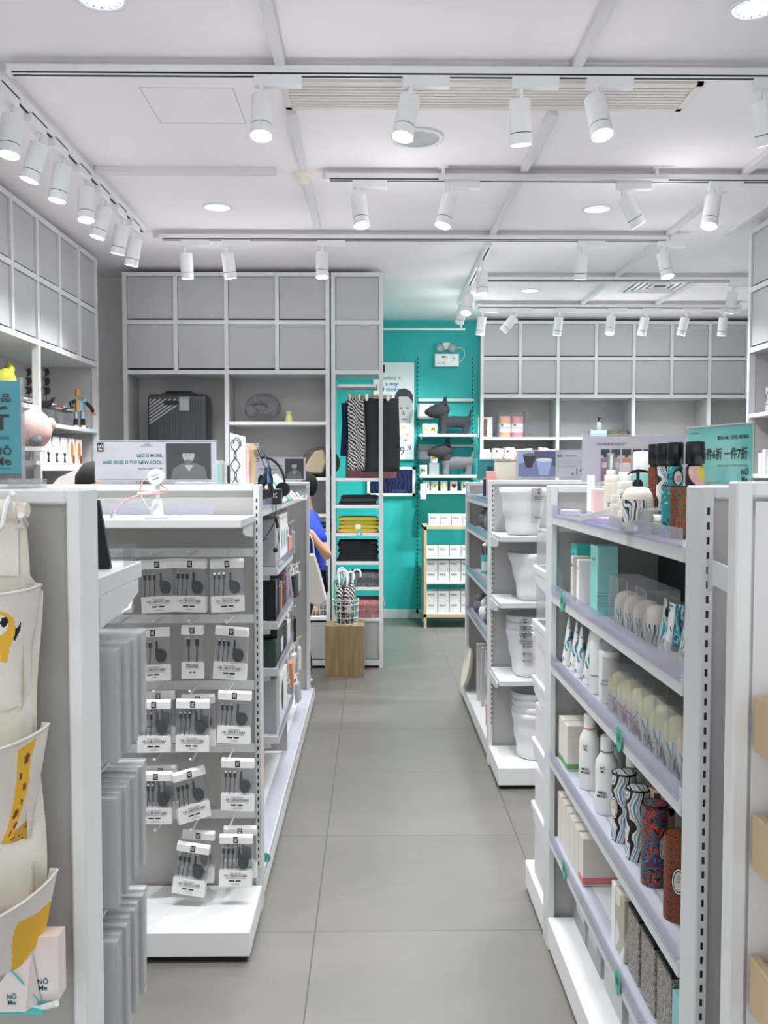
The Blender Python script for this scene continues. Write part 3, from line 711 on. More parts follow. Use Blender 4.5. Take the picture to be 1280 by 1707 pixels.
# ---------------------------------------------------------------- signs
def sign(label, c, w_, h_, rz=0, lean=0, kind='less', name='acrylic_sign'):
    t = thing(name, label, 'sign', c, rz)
    m = {'less':'sign_card','teal':'teal_card','tealdark':'teal_card_dark','bin':'sign_card','lilac':'lilac_card'}[kind]
    MB().box(-w_/2, w_/2, -.001, .001, .012, h_-.003, m).build('printed_card', t)
    MB().box(-w_/2-.003, w_/2+.003, -.004, -.0015, .006, h_, 'clear').box(-w_/2-.003, w_/2+.003, .0015, .004, .006, h_, 'clear').box(-w_/2-.003, w_/2+.003, -.004, .004, h_, h_+.003, 'clear_frost').build('clear_holder', t)
    MB().box(-w_*.42, -w_*.15, -.03, .03, 0, .012, 'clear_frost').build('clear_foot', t); MB().box(w_*.05, w_*.42, -.03, .03, 0, .012, 'clear_frost').build('clear_foot', t)
    a = MB(); y = -.0021
    if kind == 'less':
        k = w_/.415
        a.box(-.20*k,-.178*k,y,-.001,h_-.037*k,h_-.006*k,'text_black'); logo(a, -.189*k, h_-.024*k, .011*k, y-.0005, 'text_white')
        a.fit('LESS IS MORE,', -.064*k, .024*k, y, h_*.66, 'text_teal', .0135*k, bold=True); a.fit('AND KIND IS THE NEW COOL', -.182*k, .022*k, y, h_*.51, 'text_teal', .0135*k, bold=True)
        a.fit('"简即至美,包容就是新的酷"', -.062*k, .024*k, y, h_*.36, 'text_teal', .009*k)
        a.text('诺米家居\nNOME FASHION', .006*k, (-.03*k, y, h_*.9), 'text_grey')
        a.box(-.2*k,.02*k,y,-.001,.018,.0187,'text_grey')
        X0,X1,Z0,Z1 = .035*k,.19*k,.018,h_-.008
        a.box(X0,X1,y,-.001,Z0,Z1,'photo_dark'); cx=(X0+X1)/2; hh=Z1-Z0
        a.prism([(cx-.062*k,Z0),(cx+.066*k,Z0),(cx+.055*k,Z0+hh*.33),(cx+.025*k,Z0+hh*.45),(cx-.02*k,Z0+hh*.45),(cx-.052*k,Z0+hh*.3)],y-.0003,y,'photo_mid')
        a.prism([(cx-.014*k,Z0+hh*.40),(cx+.018*k,Z0+hh*.40),(cx+.002*k,Z0+hh*.22)],y-.0005,y,'photo_light')
        a.disc(cx, Z0+hh*.68, .021*k, hh*.22, y-.0006, y, 'photo_light', 18); a.prism([(cx-.022*k,Z0+hh*.72),(cx+.022*k,Z0+hh*.72),(cx+.018*k,Z0+hh*.93),(cx+.004*k,Z0+hh*.99),(cx-.017*k,Z0+hh*.94)],y-.0008,y,'photo_dark')
        a.disc(cx, Z0+hh*.5, .014*k, hh*.06, y-.0008, y, 'photo_mid', 12)
        for s_ in (-1,1): a.disc(cx+s_*.008*k, Z0+hh*.67, .003*k, .0018*k, y-.0009, y, 'photo_dark', 8)
    elif kind in ('teal','tealdark'):
        if kind == 'teal':
            a.fit('两件6折 一件7折', -w_*.27, w_*.45, y, h_*.55, 'text_black', h_*.26, bold=True); a.fit('夏日NOME | 精选区 | 指定商品', 0, w_*.46, y, h_*.80, 'text_black', h_*.08, bold=True)
            a.fit('NOME | 诺米家居', -w_*.46, -w_*.3, y, h_*.9, 'text_black', h_*.04); a.fit('(指定商品除外·不可叠加参与活动)', 0, w_*.45, y, h_*.36, 'text_grey', h_*.045)
            logo(a, w_*.41, h_*.2, h_*.12, y, 'text_black'); a.box(-w_*.4,w_*.46,y,-.001,h_*.085,h_*.09,'text_black')
        else:
            a.text('两件6折', h_*.32, (w_*.15, y, h_*.5), 'text_black', bold=True); a.text('NOME 诺米家居', h_*.07, (-w_*.2, y, h_*.88), 'text_black')
    elif kind == 'bin':
        X0,X1,Z0,Z1 = -w_/2+.012,-w_/2+.205,.018,h_-.008; hh=Z1-Z0
        a.box(X0,X1,y,-.001,Z0,Z1,'photo_blue'); a.prism([(X0,Z0+hh*.5),(X0+.08,Z0+hh*.62),(X0+.08,Z1),(X0,Z1)],y-.0002,y,'bin_blue'); a.prism([(X0+.08,Z0+hh*.6),(X1,Z0+hh*.4),(X1,Z1),(X0+.08,Z1)],y-.0002,y,'photo_blue_deep')
        a.prism([(X0+.038,Z0+hh*.36),(X0+.07,Z0+hh*.36),(X0+.09,Z0+hh*.86),(X0+.022,Z0+hh*.86)],y-.0005,y,'photo_dark'); a.disc(X0+.056,Z0+hh*.86,.034,.008,y-.0007,y,'text_grey')
        a.prism([(X0+.11,Z0+hh*.05),(X0+.155,Z0+hh*.05),(X0+.175,Z0+hh*.66),(X0+.09,Z0+hh*.66)],y-.0006,y,'bin_blue'); a.disc(X0+.1325,Z0+hh*.66,.0425,.01,y-.0008,y,'paper')
        a.fit('RYNKIG', X1+.006, X1+.032, y, h_*.91, 'text_teal', .008); a.fit('瑞基', X1+.006, X1+.038, y, h_*.80, 'text_teal', .016, bold=True); a.fit('创意褶皱纸篓', X1+.045, X1+.11, y, h_*.80, 'text_teal', .009)
        for i in range(5): a.box(X1+.008, X1+(.14 if i<3 else .11), y, -.001, h_*(.64-.055*i), h_*(.64-.055*i)+.0015, 'text_grey')
        a.fit('¥', X1+.082, X1+.095, y, h_*.20, 'text_black', .018); a.fit('19', X1+.108, X1+.15, y, h_*.27, 'text_black', .036)
    elif kind == 'lilac':
        a.text('· NOME香氛洗护系列', .011, (-w_*.28, y, h_*.82), 'text_black')
        for i in range(6):
            x = -w_*.36+i*.034; a.box(x,x+.028,y,-.001,h_*.60,h_*.72,'photo_dark').box(x+.009,x+.019,y,-.001,h_*.56,h_*.60,'photo_dark')
            a.box(x,x+.028,y,-.001,h_*.10,h_*.54,('purple_glass','photo_light','orange','paper_shade','photo_light','paper_shade')[i]).box(x+.004,x+.024,y-.0004,-.001,h_*.36,h_*.46,'paper_shade')
        a.prism([(-w_*.2,h_*.76),(-w_*.02,h_*.76),(-w_*.11,h_*.99)],y-.0001,y,'paper_shade'); a.prism([(w_*.2,h_*.76),(w_*.38,h_*.76),(w_*.29,h_*.99)],y-.0001,y,'paper_shade')
    a.build('print', t)
    return t
sign('white sign reading LESS IS MORE standing on the cable display', (at(260,798,3.15).x, 3.15, H), .415, .150, kind='less')
sign('small far copy of the LESS IS MORE sign behind the headphones', (at(463,803,6.04).x+.02, 6.04, 1.467), .33, .160, kind='less')
sign('blue and white paper bin sign with a price on top', (at(860,800,4.72).x+.215, 4.72, H), .43, .158, kind='bin')
sign('dark teal discount sign behind the cream box', (.80, 5.99, 1.467), .22, .152, kind='tealdark')
sign('pale lilac sign with drawings of cosmetics over the skincare rack', (at(970,800,2.89).x+.21, 2.89, H), .42, .160, kind='lilac')
sx = at(1204,800,2.3)
sign('bright teal discount sign beside black capped bottles', (.863, 2.27, 1.493), .267, .156, rz=R(-76.6), kind='teal')
# tall narrow teal sign on the near rack
t = thing('acrylic_sign', 'tall teal discount sign standing on the near rack', 'sign', (-.56, 1.35, 1.51))
MB().box(-.21, .043, -.001, .001, .022, .158, 'teal_card_dark').build('printed_card', t)
MB().box(-.213, .046, -.005, -.002, .012, .162, 'clear').box(-.213, .046, .002, .005, .012, .162, 'clear').box(.0445,.047,-.005,.005,.012,.162,'clear_frost').build('clear_holder', t)
MB().box(-.20, .06, -.03, .03, 0, .012, 'clear_frost').build('clear_foot', t)
a = MB(); a.fit('指定商品', -.034, .0295, -.0025, .133, 'text_black', .013, bold=True); a.fit('7折', -.052, .027, -.0025, .103, 'text_black', .036, bold=True)
a.fit('(不可叠加参与活动)', -.04, .027, -.0025, .074, 'text_black', .006); a.fit('NŌ', .003, .029, -.0025, .056, 'text_black', .014, bold=True); a.fit('Me', .003, .029, -.0025, .040, 'text_black', .012, bold=True); a.box(-.18,.028,-.0025,-.001,.029,.0296,'text_black'); a.build('print', t)

# ---------------------------------------------------------------- cable packs
def pack(name, label, wd, kind):
    t = thing(name, label, 'cable pack', (0,0,0), group='cable packs on the display rack')
    hw = wd/2; d = .022
    c = MB(); c.box(-hw,hw,0,d,-.022,0,'paper'); c.add([(-hw,0,0),(hw,0,0),(hw,.011,.008),(-hw,.011,.008),(-hw,d,0),(hw,d,0)],[(0,1,2,3),(3,2,5,4),(0,3,4),(1,5,2)],'paper')
    c.box(-.008,.008,-.0006,0,-.019,.002,'text_black'); logo(c, 0, -.0085, .0075, -.001, 'text_white'); c.build('card_header', t)
    b = MB(); b.box(-hw,-hw+.0012,0,d,-.112,-.022,'clear_frost').box(hw-.0012,hw,0,d,-.112,-.022,'clear_frost').box(-hw,hw,d-.001,d,-.112,-.022,'clear_grey').box(-hw,hw,0,.0006,-.112,-.022,'clear'); b.build('clear_box', t)
    f = MB(); f.box(-hw,hw,-.001,d,-.165,-.112,'paper')
    if kind == 'reel':
        f.text('MÄLAREN', .0085, (0,-.0016,-.121), 'text_grey'); f.text('3 IN 1 USB DATA CABLE', .0098, (0,-.0016,-.1285), 'text_black', bold=True, sx=.72)
        for k in range(2): f.box(-hw*.62,hw*.62,-.0014,-.001,-.1345-k*.003,-.1338-k*.003,'text_grey')
        f.box(-.021,-.003,-.0016,-.001,-.1475,-.143,'text_black').box(.001,.018,-.0016,-.001,-.1475,-.143,'text_black').box(-.01,.012,-.0014,-.001,-.1545,-.1537,'text_grey').box(-.014,.016,-.0014,-.001,-.1585,-.1577,'text_grey')
    else:
        f.text('Mfiled Type-C', .0068, (0,-.0016,-.119), 'text_black', bold=True); f.text('USB-KABEL', .0108, (0,-.0016,-.1265), 'text_black', bold=True, sx=.8)
        f.box(-hw*.7,hw*.7,-.0014,-.001,-.1338,-.1331,'text_grey').box(-.012,.012,-.0014,-.001,-.158,-.1573,'text_grey')
        f.disc(-.006,-.1455,.004,.004,-.0014,-.001,'text_grey',10); f.disc(.006,-.1455,.004,.004,-.0014,-.001,'text_grey',10)
    f.build('card_sleeve', t)
    cb = MB(); y = .010
    if kind == 'reel':
        for x in (-.040,-.025,-.010):
            cb.box(x-.0045,x+.0045,y-.003,y+.003,-.058,-.042,'black_plastic').box(x-.003,x+.003,y-.0015,y+.0015,-.042,-.036,'chrome'); cb.tube([(x,y,-.058),(x-.001,y,-.08),(x-.003,y,-.112)],.0014,'black_plastic',6)
        cb.prism([(.006+.018+.018*math.cos(a_), -.086+.021*math.sin(a_)) for a_ in [R(v) for v in range(180,451,18)]]+[(.006,-.062)], .004, .016, 'dark_grey')
        cb.box(.008,.014,.006,.012,-.066,-.036,'black_plastic')
        cb.tube([(.013,.003,-.07),(.03,.003,-.074),(.038,.003,-.09),(.036,.003,-.107)],.0008,'black_plastic',5)
    else:
        for x in (-.014,.014):
            cb.box(x-.006,x+.006,y-.003,y+.003,-.06,-.038,'black_plastic').box(x-.004,x+.004,y-.0015,y+.0015,-.038,-.030,'chrome'); cb.tube([(x,y,-.06),(x*.9,y,-.112)],.0025,'black_plastic',6)
    cb.build('cable', t)
    h = MB(); h.box(-hw*.95,hw*.95,.011,.0116,.008,.036,'clear'); h.build('hang_tab', t)
    return t
reel = Kind(pack('cable_pack', 'x', .108, 'reel')); usbc = Kind(pack('cable_pack', 'x', .070, 'usb'))
def put_pack(K, px, py, label, rz=0, ry=0, Y=2.947, dy=0, dz=0):
    p = at(px, py, Y); K.put((p.x, Y+dy, p.z+dz), label, R(rz), None, R(ry))
rows = ['top rail','second rail','third rail','fourth rail','bottom rail']
put_pack(reel,191,937,'cable pack on the top rail, half hidden behind the near rack shelf')
put_pack(reel,261,937,'cable pack on the top rail beside the half hidden one',10,-2)
put_pack(reel,316,936,'cable pack in the middle of the top rail',-4,1)
put_pack(reel,378,936,'cable pack on the top rail beside the slotted post',12,-1)
put_pack(reel,254,1051,'cable pack on the second rail beside the grey packets',6,-1)
put_pack(usbc,320,1047,'narrow USB-KABEL pack on the second rail')
put_pack(reel,386,1049,'tilted cable pack on the second rail beside the slotted post',-6,3.5)
put_pack(reel,256,1171,'front cable pack on the third rail beside the grey packets',3,0)
put_pack(reel,259,1163,'rear cable pack on the third rail beside the grey packets',3,-1,dy=.035,dz=.004)
put_pack(reel,321,1170,'front cable pack of the pair in the middle of third rail',0,1)
put_pack(reel,326,1166,'rear cable pack of the pair in the middle of third rail',0,-1,dy=.032)
put_pack(reel,391,1156,'cable pack on the third rail beside the slotted post',-2,2)
put_pack(reel,259,1291,'front cable pack on the fourth rail beside the grey packets',2,1)
put_pack(reel,263,1287,'rear cable pack on the fourth rail beside the grey packets',2,-1,dy=.035)
put_pack(reel,315,1287,'strongly turned cable pack in the middle of the fourth rail',28,-7)
put_pack(reel,396,1269,'cable pack on the fourth rail beside the slotted post',-3,1)
put_pack(reel,322,1411,'front tilted cable pack in the middle of the bottom rail',-5,7)
put_pack(reel,327,1399,'rear cable pack in the middle of the bottom rail',-3,2,dy=.035,dz=.005)
put_pack(reel,393,1396,'front cable pack on the bottom rail beside the slotted post',0,1)
put_pack(reel,397,1389,'rear cable pack on the bottom rail beside the slotted post',0,0,dy=.035)

# retractable cable demo on the top shelf
z0 = 1.390; p = at(262,868,2.88)
t = thing('cable_stand', 'white stand holding a pink retractable charging cable', 'cable display', (p.x, 2.88, z0))
MB().cyl((0,0,0),(0,0,.006),.04,'white_plastic',n=24).cyl((0,0,.006),(0,0,.06),.021,'white_plastic',r1=.014,n=20).build('base', t)
q = MB(); q.tube([(0,0,.06),(.004,-.004,.09),(.006,-.005,.125)],.008,'white_plastic',8).tube([(-.055,-.02,.075),(-.02,-.015,.078),(.008,-.008,.085)],.005,'white_plastic',8).build('arm', t)
q = MB(); q.tube([(-.045+.004*math.sin(i*2.1)-.0+i*.0016, -.022+.004*math.cos(i*2.1), .07-.04*math.sin(i/36*math.pi)) for i in range(36)],.0022,'white_plastic',5).build('coiled_tether', t)
q = MB(); T = Matrix.Translation((0,-.012,.128)) @ Matrix.Rotation(R(-20),4,'Y')
q.cyl((0,-.006,0),(0,.008,0),.025,'white_plastic',n=28).cyl((0,.008,0),(0,.011,0),.0255,'pink_light',n=28).text('NŌMe',.009,(0,-.0066,.004),'text_teal').box(-.010,.010,-.007,-.006,-.006,-.004,'text_teal'); q.xf(T).build('reel', t)
q = MB(); q.tube([(-.02,-.005,.13),(-.042,-.01,.115),(-.05,-.012,.09),(-.052,-.014,.075)],.0028,'pink',7).tube([(.01,-.004,.105),(.03,-.01,.095),(.04,-.012,.082),(.0,-.016,.074),(-.05,-.02,.072),(-.09,-.03,.055),(-.118,-.035,.03),(-.128,-.038,.01)],.003,'pink',7)
q.cyl((-.124,-.037,.018),(-.134,-.040,-.0),.006,'chrome').build('pink_cable', t)

# ---------------------------------------------------------------- grey packets on the near rack
def packet():
    t = thing('clear_packet', 'x', 'packet', (0,0,0), group='grey plastic packets on the near rack')
    MB().box(-.10,0,.002,.017,-.182,-.006,'paper_shade').build('card', t)
    MB().box(-.102,.002,0,.019,-.185,-.003,'clear_frost').box(-.035,.0,.009,.0096,-.003,.026,'clear').build('clear_sleeve', t, bevel=.002)
    return t
K = Kind(packet())
for r_, (z, tl) in enumerate(((1.252,'upper tier'),(1.012,'middle tier'),(.775,'lower tier'))):
    for i in range(8):
        rr = random.Random(r_*10+i)
        K.put((-.412-.003*(i%2)-.002*r_, 1.447+i*.027, z+.0015*rr.uniform(-1,1)), 'grey plastic packet, %s from the rack frame, %s' % (ORD[i], tl), R(rr.uniform(-1.5,1.5)), None, R(rr.uniform(-.6,.6)))
q = MB(); q.box(-.060,0,0,.009,0,.116,'black_plastic').disc(-.012,.10,.005,.005,-.001,0,'chrome',10)
q.xf(Matrix.Rotation(R(-9),4,'Y')); o = q.build('phone_dummy', None, loc=(-.437, 1.52, 1.373), bevel=.003); tag(o, 'dark phone leaning on the small shelf behind the near rack', 'phone')

# ---------------------------------------------------------------- canvas pocket organiser
t = thing('hanging_organiser', 'cream canvas pocket organiser printed with yellow animals', 'organiser', (-.60, 1.24, .83)); OR = t
def inpoly(x, y, P):
    r = False; j = len(P)-1
    for i in range(len(P)):
        if (P[i][1] > y) != (P[j][1] > y) and x < (P[j][0]-P[i][0])*(y-P[i][1])/(P[j][1]-P[i][1])+P[i][0]: r = not r
        j = i
    return r
def ell(cx, cy, rx, ry, a=0, n=14):
    return [(cx+rx*math.cos(2*math.pi*i/n)*math.cos(a)-ry*math.sin(2*math.pi*i/n)*math.sin(a), cy+rx*math.cos(2*math.pi*i/n)*math.sin(a)+ry*math.sin(2*math.pi*i/n)*math.cos(a)) for i in range(n)]
ART = [
 [(ell(7,1037,6.5,9,.3),'text_black'),(ell(1,1043,12,17,.2),'paper'),([(-40,1018),(0,1019),(13,1022),(23,1032),(26,1048),(23,1064),(16,1080),(12,1104),(1,1104),(0,1094),(-40,1090)],'mustard'),([(36,1036),(33,1052),(25,1069),(20,1066),(23,1050),(29,1046)],'text_black'),([(14,1068),(15,1070),(7,1092),(5,1091)],'text_black')],
 [(ell(45,1264,3.5,11,.3),'brown_spot'),(ell(35,1294,3,6,.2),'brown_spot'),(ell(41,1311,2.5,7,.2),'brown_spot'),(ell(36,1336,1.5,5,.2),'brown_spot'),(ell(26,1357,3,9,.4),'brown_spot'),(ell(25,1376,2,7,.5),'brown_spot'),(ell(17,1390,1.2,7,.5),'brown_spot'),(ell(9,1424,2,9,.5),'brown_spot'),(ell(28,1409,2,8,.4),'brown_spot'),(ell(37,1397,1.5,4,.4),'brown_spot'),(ell(21,1398,1.2,6,.9),'brown_spot'),(ell(6,1440,1.5,6,.6),'brown_spot'),(ell(33,1392,1,5,.9),'brown_spot'),(ell(44,1377,1,5,.7),'brown_spot'),
  ([(31,1250),(61,1230),(50,1270),(49,1300),(40,1340),(29,1372),(14,1420),(0,1452),(-30,1500),(-30,1450),(0,1411),(13,1380),(23,1335),(28,1300),(29,1270)],'mustard'),([(49,1363),(45,1385),(47,1399),(30,1420),(10,1440),(0,1457),(-30,1490),(0,1420),(20,1390)],'mustard_dark')],
 [([(36,1634),(38,1631),(32,1646),(29,1644)],'text_black'),([(30,1538),(60,1524),(86,1500),(103,1470),(86,1524),(72,1560),(66,1577),(50,1588),(36,1610),(20,1645),(0,1680),(-20,1700),(0,1662),(14,1640),(20,1615),(20,1570),(24,1550)],'mustard')]]
q = MB(); q.box(-.80,-.492,1.268,1.2695,1.39,1.468,'canvas')
def back(u, v): 
    z = .90+v*.56; wv = .006*math.sin(v*9)
    return (-.80+u*(.315+ (.018 if z < 1.38 else 0)+wv), 1.272+.002*math.sin(u*9+v*7), z)
q.grid(back, 10, 24, 'canvas'); o = q.build('backing_cloth', OR, world=True); sm = o.modifiers.new('thickness','SOLIDIFY'); sm.thickness = .002
MB().cyl((-.80,1.262,1.482),(-.476,1.262,1.482),.0105,'cream').build('dowel', OR, world=True)
q = MB(); q.cyl((-.79,1.262,1.482),(-.488,1.262,1.482),.0145,'canvas').build('dowel_sleeve', OR, world=True)
q = MB(); q.tube([(-.50,1.262,1.50),(-.497,1.24,1.488),(-.50,1.235,1.462),(-.515,1.238,1.448),(-.545,1.25,1.446)],.0035,'paper',7).tube([(-.50,1.262,1.50),(-.492,1.25,1.507),(-.487,1.245,1.502)],.003,'paper',6).build('cord', OR, world=True)
for k, (zr, zb) in enumerate(((1.378,1.205),(1.182,1.02),(.973,.83))):
    def pk(u, v, zr=zr, zb=zb, k=k):
        ph = R(-22)+u*R(224); a = (.112,.120,.128)[k]+.030*v; b_ = (.085,.16,.20)[k]*(.12+.88*v**.75)
        x = -.603+a*math.cos(ph); y = 1.268-b_*max(0, math.sin(ph)) - (.004 if math.sin(ph) > 0 else .004*ph)
        z = zb+(zr-zb)*v-.010*v*math.sin(max(0,ph))+.003*math.sin(ph*7)*(1-v)
        return (x, y, z)
    def paint(c, k=k):
        px, py = pix(c)
        for P, m_ in ART[k]:
            if inpoly(px, py, P): return m_
        return None
    q = MB(); q.grid(pk, 210, 110, 'canvas', paint); o = q.build('pocket', OR, world=True); sm = o.modifiers.new('thickness','SOLIDIFY'); sm.thickness = .0022; sm.offset = 1
    q = MB(); q.tube([Vector(pk(i/40, 1))+Vector((0,0,.0)) for i in range(41)],.0022,'canvas',6).build('hem', o, world=False); 
    for v in COL.objects[-1].data.vertices: v.co -= OR.location
    q = MB(); q.box(-.478,-.4775,1.245,1.27,zb+.02,zr+.012,'canvas').build('side_seam', OR, world=True)
# hooks that carry it, and the boxed item below
t = NEAR
MB().tube([(-.62,1.31,1.452),(-.52,1.295,1.455),(-.475,1.25,1.462),(-.462,1.20,1.478)],.0045,'white_plastic',8).build('hook', t, world=True)
t = thing('wire_hook_bar', 'white bent wire hook low on the near rack', 'hook', (-.50, 1.26, .82))
MB().tube([(-.12,.05,-.01),(-.08,0,-.02),(.04,-.03,-.025),(.068,-.04,-.012)],.0045,'white_plastic',8).tube([(-.035,.0,-.022),(-.03,.0,-.08)],.0035,'white_plastic',6).build('rod', t)
t = thing('small_carton', 'pinkish white carton with teal marks hanging below the organiser', 'carton', (-.462, 1.245, .798))
q = MB(); q.box(-.055,.024,0,.03,0,.090,'blush_card').add([(-.075,-.028,0),(-.012,-.028,0),(.0,-.003,.0),(-.012,-.003,.075),(-.04,-.028,.05)],[(0,1,2,3,4)],'blush_card').build('box', t)
q = MB(); logo(q, .002, .022, .010, -.0008, 'text_teal'); logo(q, -.03, .018, .009, -.0295, 'text_teal'); q.tube([(-.03,-.029,.06),(.0,-.006,.0)],.0012,'teal_card',5); q.box(-.05,.012,-.03,-.002,-.002,-.0005,'teal_card'); q.build('print', t)
t = thing('small_item_tray', 'low clear tray of small goods on top of the near rack', 'tray', (-.50, 1.36, 1.51))
MB().box(-.30,-.02,-.03,.03,0,.002,'clear_frost').box(-.30,-.02,-.032,-.03,0,.016,'clear').box(-.055,-.005,.034,.06,0,.014,'clear_frost').build('tray', t)
MB().blob((-.1,0,.01),(.03,.015,.008),'olive').build('sachet', t)

# ---------------------------------------------------------------- generic goods
def carton(name, label, cat, loc, size, m, rz=0, group=None, text=None, tm='text_black', ts=.012, band=None, bandh=.02, face='y', tz=.75, bevel=.0015):
    """rectangular carton standing on its base; loc = near corner midpoint of the base"""
    w_, d, h = size; q = MB(); q.box(-w_/2,w_/2,-d/2,d/2,0,h,m)
    if band: q.box(-w_/2-.0004,w_/2+.0004,-d/2-.0004,d/2+.0004,.004,.004+bandh,band)
    o = q.build('carton_body' if text else name, None, bevel=bevel)
    if not text:
        o.location = loc; o.rotation_euler = (0,0,rz); return tag(o, label, cat, group)
    t = thing(name, label, cat, loc, rz, group); o.parent = t
    q = MB()
    for i, s_ in enumerate(text.split('\n')):
        if face == 'y': q.text(s_, ts, (0,-d/2-.0008,h*tz-i*ts*1.15), tm, bold=i == 0)
        else: q.text(s_, ts, (-w_/2-.0008,0,h*tz-i*ts*1.15), tm, FACE_MX, bold=i == 0)
    q.build('print', t); return t
def bottle(name, label, loc, r, h, m, capm='white_plastic', caph=.03, capr=None, label_m=None, group=None, cat='bottle', shoulder=.8, txt=None, collar=None):
    t = thing(name, label, cat, loc, 0, group); hb = h-caph; capr = capr or r*.55
    q = MB(); q.lathe([(r*.93,0),(r,.004),(r,hb*shoulder),(r*.93,hb*(shoulder+.08)),(r*.6,hb*.97),(capr*.9,hb)],(0,0,0),m,26)
    if label_m: q.lathe([(r*1.01,hb*.06),(r*1.01,hb*shoulder*.96)],(0,0,0),label_m,26)
    q.build('body', t)
    q = MB(); q.lathe([(capr,hb),(capr,h-.003),(capr*.9,h)],(0,0,0),capm,22)
    if collar: q.lathe([(capr*1.03,hb),(capr*1.03,hb+.004)],(0,0,0),collar,22)
    q.build('cap', t)
    if txt:
        q = MB(); a_ = R(215)
        for i, (s_, ts, z) in enumerate(txt):
            F_ = Matrix.Rotation(R(-35),4,'Z') @ FRONT
            q.text(s_, ts, (math.sin(R(-35))*r*1.05, -math.cos(R(-35))*r*1.05, z), 'text_black', F_, bold=True)
        q.build('print', t)
    return t
def tube_pack(name, label, loc, w_, h, m, rz=0, group=None, capm='white_plastic'):
    """squeeze tube standing on its cap: round at the foot, flat at the crimp"""
    t = thing(name, label, 'tube', loc, rz, group); q = MB(); n = 20
    def s(u, v):
        a = 2*math.pi*u; k = v; rx = w_/2*(.9+.12*k); ry = w_/2*(.9*(1-k)+.03)
        return (rx*math.cos(a), ry*math.sin(a), .018+v*(h-.018))
    q.grid(s, n, 8, m).build('body', t)
    MB().cyl((0,0,0),(0,0,.018),w_*.42,capm).build('cap', t)
    return t

# ---------------------------------------------------------------- skincare rack, top shelf
zt = SZ['a']+.001
p = at(1062, 885, 1.99)
t = thing('pump_bottle', 'cream pump bottle with wavy striped label on a clear dish', 'bottle', (p.x, 1.99, zt)); r = .0335
MB().lathe([(r*.98,0),(r*1.05,.006),(r*1.02,.022),(r*.9,.024)],(0,0,0),'clear_frost',28).build('clear_dish', t)
MB().lathe([(r*.9,.014),(r,.02),(r,.070),(r*.93,.083),(r*.72,.094),(r*.4,.099),(r*.3,.1)],(0,0,0),'cream',32).build('body', t)
q = MB(); q.lathe([(r*1.012,.022),(r*1.012,.071)],(0,0,0),'cream',40)
q.grid(lambda u,v: (r*1.02*math.cos(R(185+u*105)), r*1.02*math.sin(R(185+u*105)), .022+v*.049), 16, 1, 'waves_print'); 
for i in range(7): q.box(.002,.018,-r*1.03,-r*1.0,.030+i*.0055,.0306+i*.0055,'text_grey')
q.build('wrap_label', t)
q = MB(); q.cyl((0,0,.098),(0,0,.110),.0115,'black_plastic',n=24).cyl((0,0,.110),(0,0,.114),.008,'black_plastic').cyl((0,0,.114),(0,0,.131),.0035,'black_plastic')
q.tube([(-.024,-.006,.126),(-.015,-.004,.1315),(0,0,.134),(.013,.003,.133),(.024,.005,.131)],[.0018,.003,.0045,.003,.002],'black_plastic',8).build('pump', t)
def put(px, Y, z): p_ = at(px, 800, Y); return (p_.x, Y, z)
carton('perfume_carton','pink flat carton beside the white flip cap bottles','carton',put(998,2.50,zt),(.036,.02,.085),'pink_light',R(12),text='—— ——\n———',ts=.006,tm='text_grey',tz=.85)
bottle('lotion_bottle','tall cream flip cap bottle behind the pink carton',put(1020,2.36,zt),.020,.123,'cream','cream',.02,.0195,shoulder=.97,txt=[('NŌ',.006,.05),('Me',.006,.044)])
bottle('lotion_bottle','cream flip cap bottle marked NOME beside the pump bottle',put(1042,2.22,zt),.0195,.108,'cream','cream',.02,.019,shoulder=.97,txt=[('NŌ',.007,.076),('Me',.007,.069)])
bottle('lotion_bottle','small cream bottle before the tall flip cap bottle',put(1024,2.20,zt),.011,.075,'cream','white_plastic',.016,.008)
bottle('lotion_bottle','little cream sample bottle at the pump bottle edge',put(1039,2.08,zt),.0105,.058,'cream','white_plastic',.012,.007)
bottle('lotion_bottle','tall pale pump bottle under a clear round cap',put(1071,2.28,zt),.024,.182,'teal_light','white_plastic',.055,.0235,shoulder=.97)
bottle('lotion_bottle','white bottle with clear cap behind the flip cap bottles',put(1042,2.52,zt),.018,.155,'white_plastic','clear_frost',.03,.017,shoulder=.97)
bottle('perfume_atomiser','slim silver and teal atomiser standing behind the cream bottles',put(1018,2.62,zt),.013,.185,'cream','chrome',.055,.012,shoulder=.97)
bottle('perfume_atomiser','small clear perfume flask behind the pink carton',put(998,2.66,zt),.013,.10,'clear_grey','clear_frost',.03,.008)
t = thing('clear_riser','clear acrylic riser under the black capped bottles','riser',put(1112,1.93,zt)); MB().box(-.05,.085,-.045,.045,.05,.053,'clear_frost').box(-.05,-.047,-.045,.045,0,.05,'clear_frost').box(.082,.085,-.045,.045,0,.05,'clear_frost').build('stand', t)
